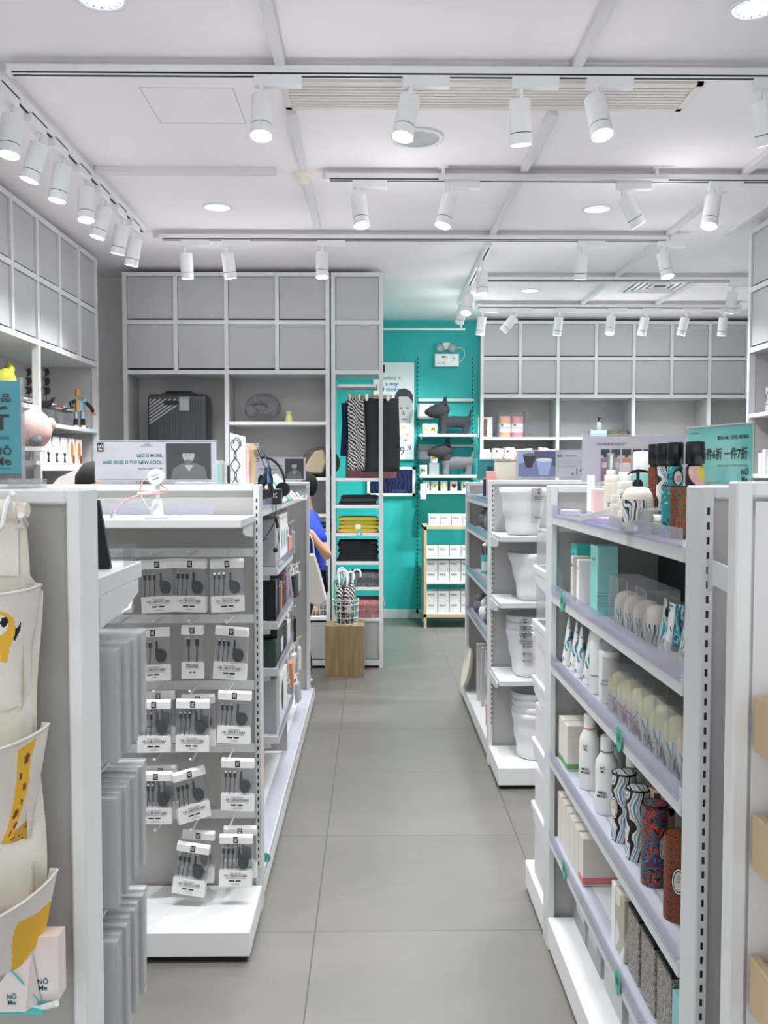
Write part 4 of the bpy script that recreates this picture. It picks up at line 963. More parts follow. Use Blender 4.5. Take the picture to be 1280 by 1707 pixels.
for i,(px,Y,m_,lb) in enumerate(((1093,2.02,'tribal_print','orange print body'),(1107,1.97,'waves_print','wavy striped body'),(1125,1.90,'flora_print','rainbow arch label'),(1158,1.86,'geo_print','pink and black geometric body'))):
    t = thing('hair_mist_bottle','tall black capped bottle with %s' % lb,'bottle',put(px,Y,zt+.053),0,'black capped bottles on the riser')
    rr = .0165 if i < 3 else .0185
    MB().lathe([(rr*.96,0),(rr,.003),(rr,.086),(rr*.85,.09)],(0,0,0),m_,26).build('body', t)
    MB().lathe([(rr*.8,.088),(rr*.8,.094),(rr*1.03,.094),(rr*1.03,.138),(rr*.95,.140)],(0,0,0),'black_plastic',26).build('cap', t)
    if i == 2: MB().disc(0,.067,.011,.018,-rr-.003,-rr,'text_black').disc(0,.066,.0085,.0145,-rr-.0035,-rr,'cream').text('MEI\nSHU\nCARE',.004,(0,-rr-.004,.064),'text_black').build('badge', t)
for px,Y,m_,lb in ((1119,1.84,'flora_print','teal floral print canister at the top shelf end'),(1134,1.80,'tangle_print','dark tangled print canister against the slotted post')):
    t = thing('print_canister',lb,'canister',put(px,Y,zt)); MB().cyl((0,0,0),(0,0,.102),.0195,m_,n=28).build('body', t); MB().cyl((0,0,.102),(0,0,.104),.0195,'black_plastic',n=28).build('lid', t)
bottle('soap_jar','squat yellow glass jar beside the wave label pump',put(1101,1.95,zt),.019,.035,'soap_yellow','clear_frost',.010,.016)
for i,(px,Y,c_,lb) in enumerate(((960,2.75,'paper','white price strip lying at the shelf corner'),(1000,2.3,'pink_light','pinkish flat carton lying behind the lip'),(985,2.45,'lilac_card','lilac flat carton lying behind the lip'))):
    carton('flat_carton',lb,'carton',(.60,Y,zt),(.05,.07,.016),c_,R(20*i))
carton('price_card','tall white folded price card at the far shelf corner','card',put(985,2.74,zt),(.003,.04,.12),'paper',R(20))
q = MB(); q.prism([(-.06,0),(.06,.035),(.06,.047),(-.06,.012)],0,.001,'paper'); one(q,'price_card','long white price strip slanting across the cosmetics','card',(put(1000,2.32,zt)[0]-.02,2.2,zt+.01))

# ---------------------------------------------------------------- skincare rack, second shelf
z = SZ['b']; FX = .585
def fc(px): return FX*F/(px-621.0)      # depth where the front row of goods meets that column
for (pn, w_, d, h, m_, x_, lb, tx) in ((929,.07,.06,.128,'teal_card',0,'bright teal carton beside the far post','NŌMe'),
      (946,.075,.06,.158,'teal_card',.03,'taller bright teal carton standing second','SPA'),
      (957,.030,.05,.130,'beige_box',.0,'slim white carton between the teal ones','NŌMe'),
      (967,.030,.05,.127,'paper',.0,'slim white carton with speckled side','NŌ'),
      (998,.075,.055,.183,'teal_light',.0,'pale teal tall carton next to clear boxes','BODY')):
    Yn = fc(pn); t = carton('lotion_carton',lb,'carton',(FX+x_+d/2, Yn+w_/2, z),(d,w_,h),m_,text=tx+'\n——',ts=.012,tm='text_grey' if m_ != 'teal_card' else 'text_teal',face='x',tz=.8)
    if pn == 998:
        q = MB()
        for i in range(5): q.box(-.03,.025,-w_/2-.0006,-w_/2,.025+i*.009,.0258+i*.009,'text_grey')
        q.build('small_print', t)
def dome_jar(dm, lm, r=.031, h=.088, box=.125, bw=.036):
    t = thing('soap_dome_jar','x','jar',(0,0,0))
    MB().lathe([(r*.95,0),(r,.004),(r,h*.55)],(0,0,0),lm,26).build('wrap_label', t)
    MB().lathe([(r*.99,h*.55),(r*.97,h*.72),(r*.8,h*.88),(r*.5,h*.97),(0,h)],(0,0,0),dm,26).build('dome', t)
    if box:
        b_ = MB(); b_.box(-bw,bw,-bw,-bw+.001,0,box,'clear').box(-bw,-bw+.001,-bw,bw,0,box,'clear').box(-bw,bw,-bw,bw,box-.001,box,'clear_grey').box(bw-.001,bw,-bw,bw,0,box,'clear').build('clear_box', t)
        for a_ in ((-bw,-bw),(bw,-bw),(-bw,bw)): e = MB(); e.box(a_[0]-.0006,a_[0]+.0006,a_[1]-.0006,a_[1]+.0006,0,box,'clear_frost'); e.build('box_edge', t)
    return t
K = Kind(dome_jar('cream','waves_print'))
for i, Y in enumerate((2.20,2.12,2.04,1.965)): K.put((FX+.036, Y, z), 'boxed bottle with blush dome top on the second shelf, %s from the pale carton' % ORD[i], group='blush dome bottles')
for i in range(6):
    Y = 1.895-i*.044; tube_pack('hand_cream_tube','hand cream tube in clear sleeve on second shelf, %s from the domes' % ORD[i],(FX+.03,Y,z),.036,.112-.004*(i%2),('waves_print','leaf_print','flora_print')[(i)%3] if i else 'waves_bold',R(90+8*(i%3-1)),'hand cream tubes')
t = thing('clear_bin','clear front bin holding the hand cream tubes','bin',(FX-.008,1.77,z)); MB().box(0,.0015,-.12,.14,0,.045,'clear').box(0,.1,.14,.1415,0,.045,'clear').build('bin_wall', t)
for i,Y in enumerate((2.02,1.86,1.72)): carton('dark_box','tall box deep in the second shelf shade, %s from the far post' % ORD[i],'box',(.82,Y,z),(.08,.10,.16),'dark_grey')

# third shelf
z = SZ['c']+.001
for i, Y in enumerate((2.80,2.72,2.63,2.55)): tube_pack('cleanser_tube','white tube with teal leaf on third shelf, %s from the far post' % ORD[i],(FX+.025+.006*(i%2),Y,z),.046,.168,'leaf_print',R(80),'white leaf tubes')
bottle('lotion_bottle','tall white bottle after the leaf tubes',(FX+.03,2.44,z),.027,.168,'white_plastic','white_plastic',.03,.026,shoulder=.97,txt=[('SAKURA',.007,.05)])
bottle('lotion_bottle','second tall white bottle before the yellow soaps',(FX+.03,2.34,z),.027,.163,'white_plastic','clear_frost',.03,.026,shoulder=.97,txt=[('MILD',.008,.06),('MOIST',.008,.05)])
K1 = Kind(dome_jar('soap_yellow','purple_print',.033,.098,.128,.038)); K2 = Kind(dome_jar('soap_yellow','waves_print',.033,.104,.135,.038))
for i, (Y, k_) in enumerate(((2.25,0),(2.165,0),(2.08,0),(1.99,1),(1.905,1),(1.82,1),(1.735,1))):
    (K1, K2)[k_].put((FX+.038, Y, z), '%s boxed yellow soap jar on the third shelf after the white bottles' % ORD[i], group='yellow soap jars')
for i, Y in enumerate((2.2,2.1,2.0)): K1.put((FX+.125, Y, z), 'yellow soap jar in the row behind, %s from the white bottles' % ORD[i], group='yellow soap jars')
# fourth shelf
z = SZ['d']+.001
for i,(Y,h) in enumerate(((2.80,.137),(2.735,.137))):
    t = carton('gift_box','beige gift box with green foot band on the fourth shelf, %s from the post' % ORD[i],'box',(FX+.045,Y-.005,z),(.09,.058,h),'beige_box',band='green_band',bandh=.018)
q = ('NŌ','MILD\nMOIST')
for i,(px,Y,h,cm) in enumerate(((977,2.56,.212,'orange'),(1001,2.46,.195,'green_band'),(1003,2.37,.205,'green_band'),(1030,2.27,.195,'green_band'))):
    bottle('shower_gel_bottle','large white shower gel bottle on fourth shelf, %s from the gift boxes' % ORD[i],(FX+.034+(.04 if i in (1,3) else 0),Y,z),.0295,h,'white_plastic','white_plastic',.042,.017,group='shower gel bottles',shoulder=.78,collar=cm,txt=[('NŌ',.009,.125),('Me',.009,.116),('MILD',.010,.06),('MOIST',.010,.05)] if i in (0,2) else None)
def canister(label, loc, r, h, m, lidm, badge=None):
    t = thing('print_canister', label, 'canister', loc, R(0), 'printed canisters on the fourth shelf')
    MB().cyl((0,0,0),(0,0,h),r,m,n=32).build('body', t)
    MB().lathe([(r*1.01,h-.004),(r*1.01,h),(r*.9,h),(r*.88,h-.004),(0,h-.004)],(0,0,0),lidm,32).build('lid', t)
    if badge:
        b_ = MB(); b_.disc(0,0,.0145,.028,-.0012,0,'text_black',28).disc(0,0,.0125,.0255,-.0018,0,'paper',28).disc(0,0,.0105,.0225,-.0022,0,'text_black',28).disc(0,0,.009,.020,-.0028,0,'cream',28)
        b_.text('NA\nSHE\nCARE',.006,(0,-.0034,.006),'text_grey')
        o = b_.build('badge', t); o.location = (math.cos(R(225+badge))*r, math.sin(R(225+badge))*r, h*.5); o.rotation_euler = (0,0,R(badge-45))
    return t
canister('wavy black and white canister beside the shower gel bottles',(FX+.03,2.19,z),.0295,.168,'waves_bold','black_plastic',-20)
canister('wavy black and white canister standing second',(FX+.034,2.085,z),.0285,.166,'waves_bold','black_plastic',75)
canister('yellow edged canister behind the purple swirl one',(FX+.085,2.07,z),.029,.172,'geo_print','soap_yellow')
canister('purple and teal swirl canister in the shelf middle',(FX+.032,1.955,z),.0285,.178,'swirl_print','black_plastic',70)
canister('orange tribal print canister in front at the shelf end',(FX+.034,1.80,z),.030,.172,'tribal_print','copper',25)
canister('orange tribal print canister behind the front one',(FX+.10,1.85,z),.030,.178,'tribal_print','copper')
canister('orange tribal print canister deepest in the shelf corner',(FX+.155,1.90,z),.030,.183,'tribal_print','copper')
# fifth shelf
z = SZ['e']+.001
for i in range(5): carton('gift_box','beige patterned gift box on the fifth shelf, %s from the far post' % ORD[i],'box',(FX+.055,2.80-i*.058,z),(.11,.054,.150-.003*i),'beige_box',group='beige gift boxes fifth shelf')
t = carton('gift_box','grey beige gift box with coral foot band, ring mark','box',(FX+.055,2.51,z),(.11,.05,.135),'beige_box',band='pink_band',bandh=.022)
carton('gift_box','slim white carton beside the marbled box','box',(FX+.02,2.185,z),(.03,.03,.150),'paper')
carton('stone_box','cream marbled box with pale wood top edge','box',(FX+.045,2.125,z),(.08,.075,.150),'marble_print')
carton('stone_box','dark sparkling stone box beside the marbled box','box',(FX+.06,2.03,z),(.10,.085,.146),'speckle_stone',text='——',ts=.006)
carton('stone_box','second dark sparkling stone box with black top','box',(FX+.06,1.92,z),(.10,.095,.146),'speckle_stone',text='——',ts=.006)
carton('stone_box','third black topped stone box toward the near post','box',(FX+.06,1.81,z),(.10,.09,.146),'speckle_stone',text='——',ts=.006)
for o_ in [o for o in COL.objects if o.name.startswith('stone_box') and o.type == 'EMPTY']:
    MB().box(-.0505,.0505,-.046,.046,.1462,.154,'speckle_black').build('glitter_lid', o_)
carton('mint_box','mint green glass box at the near end of fifth shelf','box',(FX+.05,1.70,z),(.09,.09,.138),'teal_light',text='——',ts=.008,band='mint_green',bandh=.004)
# plinth goods
for i,(Y,h,m_) in enumerate(((2.74,.19,'clear_frost'),(2.58,.2,'clear_frost'),(2.36,.2,'grey_plastic'),(2.12,.2,'grey_plastic'),(1.88,.2,'clear_frost'))):
    t = thing('plastic_set_box','large grey clear fronted set box on the plinth, %s from the far post' % ORD[i],'box',(FX+.11,Y,.112),0,'set boxes on the plinth')
    MB().box(-.05,.10,-.085,.085,0,h,'panel_grey').build('card', t); MB().box(-.056,.105,-.09,.09,0,h+.006,m_).box(-.0565,-.056,-.05,.05,.05,.09,'paper_shade').build('clear_sleeve', t, bevel=.002)
# round teal discount stickers
for i,(Y,zz,lb) in enumerate(((2.66,SZ['b'],'on the second shelf edge'),(2.03,SZ['c'],'on the third shelf edge'),(2.60,SZ['e']+.005,'on the fifth shelf edge'),(2.02,SZ['e'],'low on the fifth shelf edge beside stone boxes'))):
    t = thing('round_sticker','round teal discount sticker %s' % lb,'sticker',(.558,Y,zz-.005))
    q = MB(); n=24
    q.add([(-.0015,.021*math.cos(2*math.pi*k/n),.03*math.sin(2*math.pi*k/n)) for k in range(n)]+[(.0005,.021*math.cos(2*math.pi*k/n),.03*math.sin(2*math.pi*k/n)) for k in range(n)],[tuple(range(n))[::-1]]+[(k,(k+1)%n,n+(k+1)%n,n+k) for k in range(n)],'mint_green'); q.build('disc', t)
    q = MB(); q.text('5折',.02,(-.002,0,.002),'text_teal',FACE_MX,bold=True).text('NOME',.008,(-.002,0,.018),'text_teal',FACE_MX).build('print', t)
# endcap shelves behind the skincare rack
n = 0
for zz in (1.206,1.014,.815,.593,.363,.11):
    for k,(x_,m_) in enumerate(((.60,'paper_shade'),(.68,'paper'),(.78,'beige_box'))):
        n += 1; m_ = 'clear_frost' if zz > 1.0 and k == 0 else m_; h = min(.15,.13+.01*k) if zz > .2 else .19
        carton('gift_box','pale carton on the end shelves, %s from the aisle, %s tier down' % (ORD[k], ORD[(1.206,1.014,.815,.593,.363,.11).index(zz)]),'box',(x_,3.09,zz+.0),(.05,.17,h),m_,group='cartons on the end shelves')

# ---------------------------------------------------------------- paper bins
def paper_bin(name='paper_bin'):
    t = thing(name,'x','waste bin',(0,0,0)); q = MB(); h = .232
    def fr(a, z): return 1+.035*math.sin(2*a+z*10+1)+.03*math.sin(3*a-z*14)+.018*math.sin(5*a+z*16)
    prof = [(.070,0),(.075,.004)]+[(.075+.040*(k/9)+.003*math.sin(k*1.7), .004+(h-.004)*k/9) for k in range(1,10)]
    q.lathe(prof,(0,0,0),'paper_bin',22,f=fr,smooth=True)
    q.f.pop(); q.mi.pop(); q.sm.pop()
    o = q.build('bin_wall', t); m_ = o.modifiers.new('t','SOLIDIFY'); m_.thickness = .003; m_.offset = -1
    s_ = MB()
    def band(u, v):
        z = .06+v*(h-.058); a = R(270)+(.0-.38)+u*.52+ .16*(1-v); r_ = .075+.040*z/h+.003*math.sin(9*z/h*1.7)
        r_ = r_*fr(a, z)+.0022
        return (r_*math.cos(a), r_*math.sin(a), z)
    s_.grid(band, 8, 12, 'paper_shade'); so = s_.build('paper_label', t)
    q = MB(); F_ = Matrix.Rotation(R(-4),4,'Z') @ FRONT
    q.text('NŌ\nMe', .013, (-.012,-.128,.215), 'text_black', F_, True); q.text('KREATIV RYNKIG', .0105, (-.006,-.126,.188), 'text_black', F_, True, sx=.8); q.text('PAPPERSKORG', .0105, (-.010,-.125,.177), 'text_black', F_, True, sx=.8)
    for i in range(3): q.box(-.03,.02,-.1245,-.124,.168-i*.004,.1687-i*.004,'text_grey')
    for i in range(6): q.box(-.022+i*.007,-.018+i*.007,-.110,-.1095,.082,.094,'text_grey')
    q.build('print', so)
    return t
K = Kind(paper_bin())
K.put((put(872,4.50,0)[0],4.50,BZ[0]+.001),'white crumpled paper bin alone on the top shelf',R(32))
K.put((put(888,4.50,0)[0],4.50,BZ[1]+.001),'white crumpled paper bin alone on the second shelf',R(60))
for i in range(3): K.put((put(884,4.50,0)[0],4.50,BZ[2]+.001+.036*(2-i)),'paper bin in the third shelf stack, %s' % ('outermost rim','middle rim','lowest, label in full view')[i],R(-14),'stacked bins on third shelf')
for i in range(4): K.put((put(893,4.50,0)[0],4.50,.110+.034*(3-i)),'paper bin in the stack on the plinth, %s rim down' % ORD[i],R(16),'stacked bins on the plinth')
K.put((1.08,4.50,BZ[0]+.001),'white paper bin behind the bottles, second on the top shelf',R(100)); 
K.put((1.08,4.50,BZ[1]+.001),'white paper bin deep on the second shelf',R(100))

# ---------------------------------------------------------------- left aisle rack goods
XF = -.405
def hang_pack(label, x, y, z, w_, h, d, m_, lookm=None, yaw=0, tilt=0, group='hanging accessory packs', tx=None):
    """blister pack on a hook that points at the aisle; its face looks at the aisle"""
    t = thing('accessory_pack', label, 'accessory pack', (x, y, z), 0, group); t.rotation_euler = (R(tilt), 0, R(90+yaw))
    MB().box(-w_/2,w_/2,0,.002,-h,.0,'paper').box(-w_*.2,w_*.2,0,.002,0,.02,'paper').build('backing_card', t)
    b_ = MB().box(-w_*.42,w_*.42,-d,0,-h*.95,-h*.22,m_).build('goods', t, bevel=.003)
    q = MB().text('NŌMe', w_*.2, (-w_*.1,-.001,-h*.1), 'text_black', FRONT, True).box(-w_*.4,w_*.2,-.001,0,-h*.17,-h*.155,'text_grey').build('print', t)
    return t
for i,(y,z) in enumerate(((3.42,1.01),(3.42,.80),(3.45,.545),(3.62,.56),(3.46,.30),(3.65,.28))):
    xhook(RUN, -.75, -.47+.0*i, y, z)
    for k in range(3):
        hang_pack('hanging pack just past the slotted post, hook %s, %s from the aisle' % (ORD[i], ORD[k]), -.49-.05*k, y, z-.012, .09, (.17,.14,.18,.16,.15,.12)[i], .016, ('clear_frost','white_plastic','dark_grey','clear_frost','paper','grey_plastic')[i], yaw=4*(k-1), group='hanging packs by the slotted post')
for i,(y,z) in enumerate(((4.85,1.25),(5.10,1.25),(4.85,1.02),(5.12,1.0),(4.85,.78),(5.15,.76),(4.88,.56),(5.2,.54),(5.45,.98),(5.5,.52),(4.9,.36),(5.3,.34))):
    xhook(RUN, -.75, -.44, y, z)
    for k in range(2):
        m_ = ('pink','grey_plastic','white_plastic','dark_grey','black_plastic','black_plastic','orange','white_plastic','grey_plastic','white_plastic','white_plastic','grey_plastic')[i]
        hang_pack('accessory pack on the far half of the rack, hook %s, %s from the aisle' % (ORD[i], ORD[k]), -.455-.045*k, y, z-.012, .10, (.20,.17,.19,.17,.19,.18,.17,.18,.16,.18,.16,.15)[i], .018, m_, yaw=(-6,8,3,-8)[(i+k)%4], tilt=(0,0,9,-5,6,0,-4,8)[i%8], group='accessory packs on the far half')
MB().box(-.79,-.44,4.63,4.645,.10,1.36,'back_grey').build('divider_panel', RUN, world=True)
def gbox(label, Y0, w_, h, z, m_, d=.20, x=XF-.012, text=None, name='carton', tm='text_black', group=None, cat='carton', tz=.8, ts=.016):
    """carton whose face looks at the aisle, near edge at depth Y0"""
    t = thing(name, label, cat, (x-d/2, Y0+w_/2, z), 0, group)
    MB().box(-d/2,d/2,-w_/2,w_/2,0,h,m_).build('body', t, bevel=.002)
    if text:
        FX_ = Matrix(((0,0,1,0),(1,0,0,0),(0,1,0,0),(0,0,0,1)))
        MB().text(text, ts, (d/2+.0008,0,h*tz), tm, FX_, bold=True).build('print', t)
    return t
gbox('big pale grey carton at the near end of the upper shelf',3.90,.16,.20,1.126,'grey_plastic',.32)
gbox('dark grey carton behind the pale grey one',4.07,.02,.21,1.126,'panel_grey',.32)
for i in range(4):
    t = gbox('white carton with teal oval window, %s from the grey carton' % ORD[i],4.10+.115*i,.10,.21,1.126,'paper',.12,text='NŌMe',ts=.013,tz=.9,group='white cartons with teal ovals',x=XF-.02)
    q = MB(); n=20; q.add([(.0608,.022*math.cos(2*math.pi*k/n),.09+.045*math.sin(2*math.pi*k/n)) for k in range(n)],[tuple(range(n))],'text_teal').add([(.0612,.016*math.cos(2*math.pi*k/n),.09+.037*math.sin(2*math.pi*k/n)) for k in range(n)],[tuple(range(n))],'teal_light'); q.build('oval_print', t)
for i,(Y,w_,h,m_,lb) in enumerate(((3.90,.07,.175,'black_plastic','black carton first on the middle shelf'),(4.02,.06,.165,'navy','dark blue black carton second on the middle shelf'),(4.14,.05,.14,'orange','orange fronted carton on the middle shelf'),(4.21,.14,.15,'dark_grey','dark clear wrapped carton on the middle shelf'),(4.40,.18,.14,'purple_glass','muted purple carton on the middle shelf'))):
    gbox(lb,Y,w_,h,.893,m_,.24,group=None,text='NŌMe',tm='text_white',ts=.012)
for i,(Y,w_,h,m_,lb) in enumerate(((3.90,.16,.115,'green_dark','dark green carton at the near end of lower shelf'),(4.08,.16,.11,'green_dark','second dark green carton with pale label'),(4.27,.15,.12,'dark_grey','dark carton on the lower shelf'),(4.44,.15,.10,'paper_shade','pale carton on the lower shelf'))):
    t = gbox(lb,Y,w_,h,.691,m_,.28)
    if i == 1: MB().box(.1405,.141,-.05,.05,.02,.085,'paper_shade').build('pale_label', t)
gbox('flat black carton lying on the green ones',3.95,.30,.045,.808,'black_plastic',.26)
for i,(Y,w_,h,m_,lb) in enumerate(((3.92,.12,.235,'grey_plastic','tall pale grey carton on the lowest shelf'),(4.06,.02,.22,'paper','thin white carton with fine print'),(4.10,.13,.21,'paper','white carton with dark round print'),(4.27,.15,.20,'paper','white carton on the lowest shelf far part'))):
    t = gbox(lb,Y,w_,h,.397,m_,.22,text='NŌ' if i else None)
    if i == 2:
        q = MB(); n=20; q.add([(.1108,.04*math.cos(2*math.pi*k/n),.11+.07*math.sin(2*math.pi*k/n)) for k in range(n)],[tuple(range(n))],'dark_grey'); q.build('round_print', t)
for i,(Y,m_,h,lb) in enumerate(((3.42,'white_plastic',.20,'white set box standing on the plinth past the post'),(3.62,'paper',.24,'tall white box second on the plinth'),(3.80,'pink_light',.25,'pink portrait picture box on the plinth'),(4.0,'photo_light',.25,'brownish portrait picture box on the plinth'))):
    t = gbox(lb,Y,.13,h,.088,m_,.05,x=XF-.09+.0*i)
    if i >= 2: MB().box(.0252,.0258,-.055,.055,.02,h-.02,'peach').build('picture_print', t)
t = thing('round_sticker','round teal sticker at the near corner of the plinth','sticker',(-.40,3.33,.10)); MB().disc(0,0,.02,.02,-.001,0,'mint_green').build('disc', t)
# on the top shelf and above
zt2 = 1.403
t = thing('cable_card_rack','tall white card with black looped cables on the rack top','cable display',(at(397,800,3.42).x,3.42,1.49))
MB().prism([(-.03,0),(.028,0),(.028,.175),(-.03,.19)],0,.003,'paper').build('card', t)
q = MB()
for s_ in (-1,1): q.tube([(s_*.006-.01+.012*math.sin(v*1.3*s_), -.004, .165-v*.016) for v in range(11)],.0016,'black_plastic',6)
q.tube([(-.016,-.004,.15),(-.012,-.005,.168),(0,-.005,.172),(.010,-.005,.16),(.012,-.004,.14)],.0016,'black_plastic',6); q.build('black_cable', t)
q = MB(); q.box(.031,.042,-.003,.006,0,.15,'pink_light'); q.tube([(.034,-.006,.15),(.044,-.006,.1),(.04,-.006,.05),(.046,-.006,.01)],.002,'pink',6); q.build('pink_cable', t)
t = thing('wooden_arm_stand','pale wooden arm stand draped with thin cables','cable display',(at(420,800,3.5).x,3.5,1.49))
MB().lathe([(.017,0),(.014,.03),(.015,.07),(.012,.12),(.014,.128)],(0,0,0),'wood_light',16).box(-.03,.025,-.013,.013,.128,.152,'wood_light').build('wooden_arm', t)
q = MB()
for k,(m_,dx) in enumerate((('paper',-.01),('pink_light',-.014),('blue',.02),('black_plastic',.022))):
    q.tube([(dx-.01,-.016,.150),(dx+.01*(k>1),-.02,.145),(dx+.03*(k>1)+.004,-.022,.10),(dx+.045*(k>1),-.022,.05+.01*k),(dx+.05*(k>1),-.02,.01)],.0018,m_,6)
q.build('hanging_cable', t)
t = thing('black_earphones','bunch of black packed earphones hanging beside the wooden arm','earphones',(at(441,800,3.6).x,3.6,1.49))
q = MB().blob((0,0,.02),(.022,.02,.045),'black_plastic',12,.12,Matrix.Rotation(R(25),3,'Y')).blob((.022,.0,.0),(.012,.01,.04),'black_plastic',10,.1); q.build('cable_bundle', t)
MB().box(.012,.022,-.024,-.02,.0,.055,'blue').build('blue_clip', t)
q = MB(); q.text('JBU', .012, (-.004,-.022,.04), 'text_white', FRONT, True, R(60)); q.build('print', t)
t = thing('headphones','black over ear headphones with a wide band on the rack','headphones',(at(441,800,3.85).x,3.85,1.44))
q = MB()
for i in range(25):
    a0 = R(100-i*5.2); a1 = R(100-(i+1)*5.2)
    def c_(a, r_): return (.0+r_*math.cos(a)*.75, r_*math.sin(a)+.04)
    p0,p1,p2,p3 = c_(a0,.108),c_(a0,.118),c_(a1,.118),c_(a1,.108)
    q.prism([p0,p3,p2,p1],-.018,.018,'black_plastic')
q.build('headband', t)
MB().cyl((.078,-.03,.02),(.078,.03,.02),.03,'black_plastic',n=20).build('ear_cup', t)
t = thing('black_earphone_box','small black box with white print inside the clear lip','box',(at(455,830,3.7).x,3.7,zt2)); MB().box(-.04,.035,-.03,.03,0,.062,'black_plastic').build('body', t, bevel=.002); MB().text('K', .026, (.012,-.031,.035), 'text_white', FRONT, True).build('print', t)
t = thing('phone_holder','tilted white and aqua phone stands in a row','phone stand',(at(472,800,4.0).x,4.0,zt2+.01))
for k,m_ in enumerate(('cream','white_plastic','teal_light','white_plastic','white_plastic')):
    q = MB(); q.box(-.011,.011,-.006,.006,0,.135,m_); q.xf(Matrix.Translation((.012*k,.01*k,.01+.006*k)) @ Matrix.Rotation(R(-42),4,'Y') @ Matrix.Translation((-.02,0,-.02)))
    q.build('phone_stand', t, bevel=.003)
q = MB()
for k in range(3): q.tube([(.02+.018*k,0,.03),(.045+.018*k,0,-.0),(.065+.018*k,0,.0),(.07+.016*k,0,.02)],.005,'white_plastic',8)
q.build('curved_foot', t)
t = thing('earphones','black earphones dangling from the rack top to the shelf','earphones',(at(455,850,3.45).x,3.45,1.10))
P = [at(x,y,3.45) for x,y in ((428,745),(440,775),(452,800),(459,830),(460,850),(457,872),(448,888),(436,905),(428,912))]
MB().tube([p_-t.location for p_ in P],.0018,'black_plastic',6).build('cable', t)
P = [at(x,y,3.45) for x,y in ((460,862),(463,880),(465,900),(461,915))]
MB().tube([p_-t.location for p_ in P],.0016,'black_plastic',6).cyl(at(460,864,3.45)-t.location,at(463,880,3.45)-t.location,.006,'black_plastic').build('inline_remote', t)
MB().blob(at(459,917,3.45)-t.location,(.010,.010,.010),'black_plastic').blob(at(443,897,3.45)-t.location,(.008,.007,.007),'blue').build('earbud', t)
for k,(px,py,lb,m_) in enumerate(((367,778,'stack of pale boxed accessories behind the sign end','photo_light'),(378,780,'clear box with black lid beside the sign end','clear_frost'),(386,785,'dark boxed cable next to the tall white card','dark_grey'))):
    carton('accessory_box',lb,'box',(at(px,800,3.5).x,3.5,1.49),(.026,.05,.085-.008*k),m_)
for i,(px,lb) in enumerate(((362,'teal edged card box right after the sign'),)):
    carton('accessory_box',lb,'box',(at(px,800,3.35).x,3.36,1.49),(.01,.05,.075),'teal_light')

# ---------------------------------------------------------------- back cabinets' goods
CY = 7.2
def bp(px, py, Y=CY): return at(px, py, Y)
p = bp(291,0)
t = thing('suitcase','dark ribbed hard shell suitcase with diagonal corner grooves','suitcase',(p.x,7.24,1.491)); W_,H_ = .47,.645
q = MB(); q.box(-W_/2,W_/2,-.10,.10,.03,H_,'suitcase'); q.build('shell', t, bevel=.03); COL.objects[-1].modifiers['bevel'].segments = 4
q = MB()
for i in range(19):
    x = -W_/2+.035+i*.0225; zt_ = H_-.06-max(0,(.20-(x+W_/2)))*1.0*.0
    dz = min(H_-.05, .375+(x+W_/2)*.68)
    q.box(x-.006,x+.006,-.108,-.10,.06,dz,'suitcase')
for i in range(9):
    z_ = .395+.026*i; x1 = min(W_/2-.03, -W_/2+(H_-.045-z_)/.68)
    if x1 > -W_/2+.03: q.prism([(-W_/2+.02,z_+.0136),(x1,z_+.68*(x1+W_/2)),(x1,z_+.68*(x1+W_/2)+.012),(-W_/2+.02,z_+.0256)],-.108,-.10,'steel')
q.build('rib', t)
MB().tube([(-.11,-.02,H_),(-.10,-.02,H_+.022),(.10,-.02,H_+.022),(.11,-.02,H_)],.009,'black_plastic',8).box(-.13,.13,-.05,.02,H_-.004,H_+.012,'black_plastic').box(-.10,.10,-.112,-.10,H_-.085,H_-.05,'black_plastic').build('handle', t)
MB().box(.02,.10,-.118,-.114,H_-.13,H_-.02,'clear_frost').box(.03,.09,-.1135,-.113,H_-.125,H_-.04,'paper_shade').build('luggage_tag', t)
t = thing('neck_pillow','grey marbled U shaped neck pillow on the cabinet shelf','pillow',(bp(434,0).x,7.2,1.921))
q = MB(); pts = []; rr = []
for i in range(19):
    a = R(-35+i*250/18); pts.append((-.01+.095*math.cos(a)*1.02,0,.118+.062*math.sin(a))); rr.append(.044+.012*math.cos(a))
q.tube(pts, rr, 'grey_cloth', 14); q.blob(pts[0],(.055,.05,.05),'grey_cloth',14).blob(pts[-1],(.055,.05,.05),'grey_cloth',14); q.build('cushion', t); MB().box(.02,.045,-.062,-.058,.06,.085,'photo_mid').build('label_patch', t)
for v in ():
    pass
t = thing('cone_bottle','small pale yellow stepped bottle beside the neck pillow','bottle',(bp(479,0).x,7.18,1.921))
MB().lathe([(.033,0),(.035,.012),(.03,.016),(.028,.04),(.022,.045),(.021,.062),(.023,.068),(.023,.082),(.018,.086),(0,.087)],(0,0,0),'soap_yellow',20).build('body', t)
t = thing('travel_bag','brown and sand coloured soft bag on the cabinet shelf','bag',(bp(532,0).x,7.22,1.491))
MB().blob((.0,.0,.115),(.155,.11,.122),'taupe',20,.02).build('bag_body', t)
q = MB(); q.prism([(-.14,.03),(.02,.03),(.05,.12),(.03,.215),(-.04,.20),(-.09,.13)],-.135,-.10,'sand_cloth'); q.build('front_pillow', t, bevel=.012)
t = thing('folded_cloths','grey folded cloths on the cabinet shelf behind the person','cloth',(bp(532,0).x,7.22,1.061))
for k in range(4): MB().box(-.13+.01*k,.12-.008*k,-.12,.12,.003+.035*k,.033+.035*k,('grey_cloth','charcoal_cloth','grey_cloth','paper_shade')[k]).build('folded_cloth', t, bevel=.012)
t = thing('wire_basket','low wire basket of rolled goods in the bottom bay','basket',(bp(530,0).x,7.2,.401))
q = MB()
